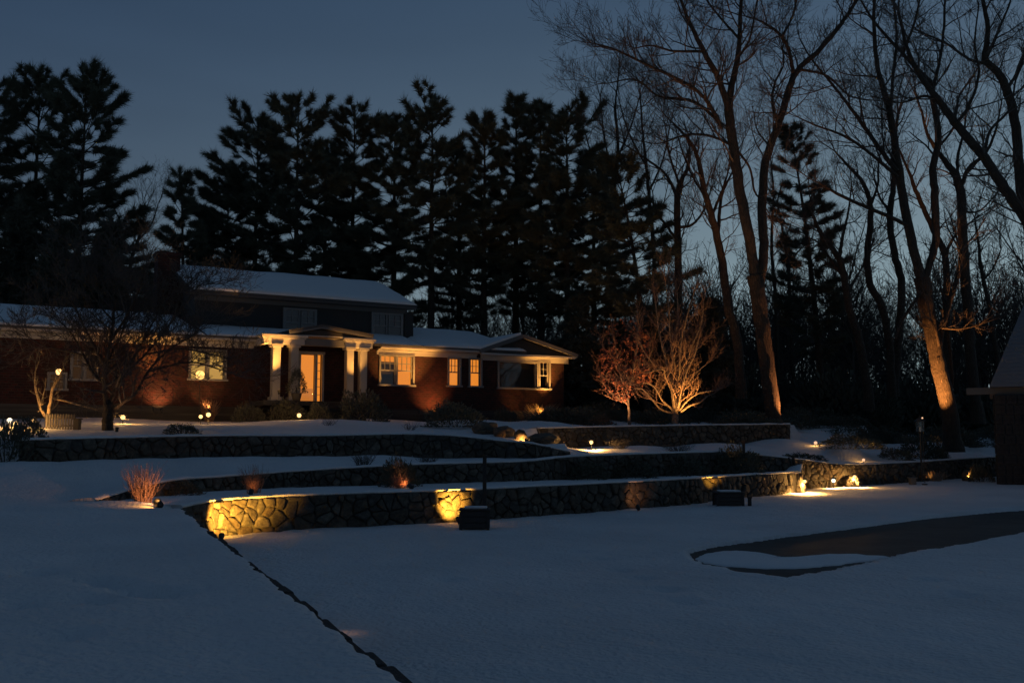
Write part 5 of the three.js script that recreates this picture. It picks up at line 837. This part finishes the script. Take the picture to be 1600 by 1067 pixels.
function timberBox(label, x0, y0, x1, y1, d, depth) {
  const a = at(x0, y1, d), b = at(x1, y0, d), w = b.x - a.x, h = b.y - a.y, gy = a.y, t = thing('timber_box', label, 'box', V((a.x + b.x) / 2, gy, a.z - depth / 2)), n = Math.max(3, Math.round(h / 0.13));
  for (let k = 0; k < n; k++) { const ph = h / n; part('plank', box(w, ph - 0.012, 0.035, 0, (k + 0.5) * ph, depth / 2, 0.006), M.timber, t); part('plank', box(w, ph - 0.012, 0.035, 0, (k + 0.5) * ph, -depth / 2, 0.006), M.timber, t); part('plank', box(0.035, ph - 0.012, depth - 0.04, -w / 2 + 0.018, (k + 0.5) * ph, 0, 0.006), M.timber, t); part('plank', box(0.035, ph - 0.012, depth - 0.04, w / 2 - 0.018, (k + 0.5) * ph, 0, 0.006), M.timber, t); }
  for (const sx of [-1, 1]) for (const sz of [-1, 1]) part('leg', box(0.07, h + 0.14, 0.07, sx * (w / 2 + 0.005), h / 2 - 0.1, sz * (depth / 2 + 0.005), 0.008), M.timber, t);
  part('lid', box(w + 0.1, 0.035, depth + 0.1, 0, h + 0.02, 0, 0.01), M.timber, t);
  part('snow_cap', box(w * 0.86, 0.05, depth * 0.8, w * 0.04, h + 0.058, -depth * 0.06, 0.024), M.cap, t);
}
timberBox('dark timber box on the snow before the front wall, by its second lamplit patch', 720, 798, 762, 826, 23.6, 0.5);
timberBox('low dark timber box before the far part of the front wall', 1122, 771, 1161, 790, 31.0, 0.6);
function post(label, px, y0, y1, d, w, m = M.timber) { const a = at(px, y1, d), b = at(px, y0, d), g = snowY(a.x, a.z), base = Math.min(a.y, g), t = thing('timber_post', label, 'post', V(a.x, base, a.z)), h = b.y - base, r = w * d / FPX; part('shaft', box(r, h + 0.2, r, 0, h / 2 - 0.1, 0, r * 0.1), m, t); part('cap', box(r * 1.35, 0.04, r * 1.35, 0, h + 0.01, 0, 0.01), m, t); }
post('tall thin post behind the dark timber box', 757, 713, 810, 24.3, 6);
post('short post right of the low far timber box', 1172, 778, 792, 31.2, 5);
post('stout short post with pale cap on the snow before the curving wall', 1427, 747, 763, 41.5, 9, M.greyPaint);
post('thin short post on the snow left of the pavilion', 1446, 757, 765, 41.2, 5);
post('thin dark post rising from the rounded shrub', 1163, 690, 730, 36.0, 4);
post('fence end post by the wide dark tree', 119, 655, 684, 33.6, 9);
{
  const a = setOn(70, 660, 33.5), b = setOn(117, 660, 33.6), n = 11, t = thing('picket_fence', 'small weathered picket fence by the small two stemmed tree', 'fence', a); t.userData.kind = 'thing';
  const d = V().subVectors(b, a), ang = Math.atan2(-d.z, d.x), L = Math.hypot(d.x, d.z), m = mat({ color: [0.13, 0.11, 0.09] });
  for (let k = 0; k < n; k++) { const sh = new THREE.Shape([V2(-0.03, 0), V2(0.03, 0), V2(0.03, 0.5), V2(0, 0.55), V2(-0.03, 0.5)]), g = new THREE.ExtrudeGeometry(sh, { depth: 0.018, bevelEnabled: false }), q = part('picket', g, m, t); q.position.set(d.x * (k + 0.5) / n, d.y * (k + 0.5) / n, d.z * (k + 0.5) / n); q.rotation.y = ang; }
  for (const y of [0.14, 0.4]) { const r = part('rail', box(L, 0.05, 0.025), m, t); r.position.set(d.x / 2, d.y / 2 + y, d.z / 2 - 0.02); r.rotation.y = ang; }
}
{
  const c = at(1586, 752, 41.6), gy = snowY(c.x, c.z), t = thing('pavilion', 'dark garden pavilion with stone pier and steep slate roof at the picture edge', 'pavilion', V(c.x, gy, c.z)); t.userData.kind = 'thing'; t.rotation.y = -0.47;
  const ye = at(1548, 606, 41).y - gy, S = 6.4;
  const rnd = R(131);
  for (const [X, Z] of [[0, 0], [5.2, 0], [0, -5.2], [5.2, -5.2]]) { part('pier', box(1.2, ye - 0.2, 1.2, X, (ye - 0.2) / 2 - 0.05, Z, 0.03), M.mortar, t); const n = 9; if (X === 0 && Z === 0) for (let r = 0; r < n; r++) for (const [f, ry] of [[0.6, 0], [-0.6, -Math.PI / 2]]) { let s = -0.6; while (s < 0.58) { const w = Math.min(0.6 - s, rnd.in(0.25, 0.5)), hh = (ye - 0.25) / n, g = box(Math.max(0.06, w - 0.02), hh - 0.02, 0.09, 0, 0, 0, 0.025), q = part('stone', g, M.coping, t); const u = s + w / 2, y = (r + 0.5) * hh - 0.02; if (ry === 0) q.position.set(u, y, 0.6 + rnd.in(-0.01, 0.02)); else { q.position.set(-0.6 - rnd.in(-0.01, 0.02), y, u); q.rotation.y = ry; } s += w; } } }
  part('beam', join([box(S + 0.7, 0.28, 0.24, S / 2 - 1.3, ye - 0.1, 0.25), box(0.24, 0.28, S, -0.35, ye - 0.1, -S / 2 + 0.3), box(S, 0.28, 0.24, S / 2 - 0.9, ye - 0.1, -5.4)]), mat({ color: [0.17, 0.14, 0.11] }), t);
  const r = new THREE.ConeGeometry(S / Math.SQRT2 * 1.02, 8, 4, 1); r.rotateY(Math.PI / 4); r.translate(2.5, ye + 4.05, -2.5);
  const slate = mat({ color: [0.2, 0.205, 0.21], bumpMap: rep(brickTex.b, 3, 3), bumpScale: 0.02, roughness: 0.7 });
  part('roof', r, slate, t); part('finial', new THREE.SphereGeometry(0.12, 12, 10).translate(2.5, ye + 8.1, -2.5), M.black, t);
}
renderer.render(scene, camera);
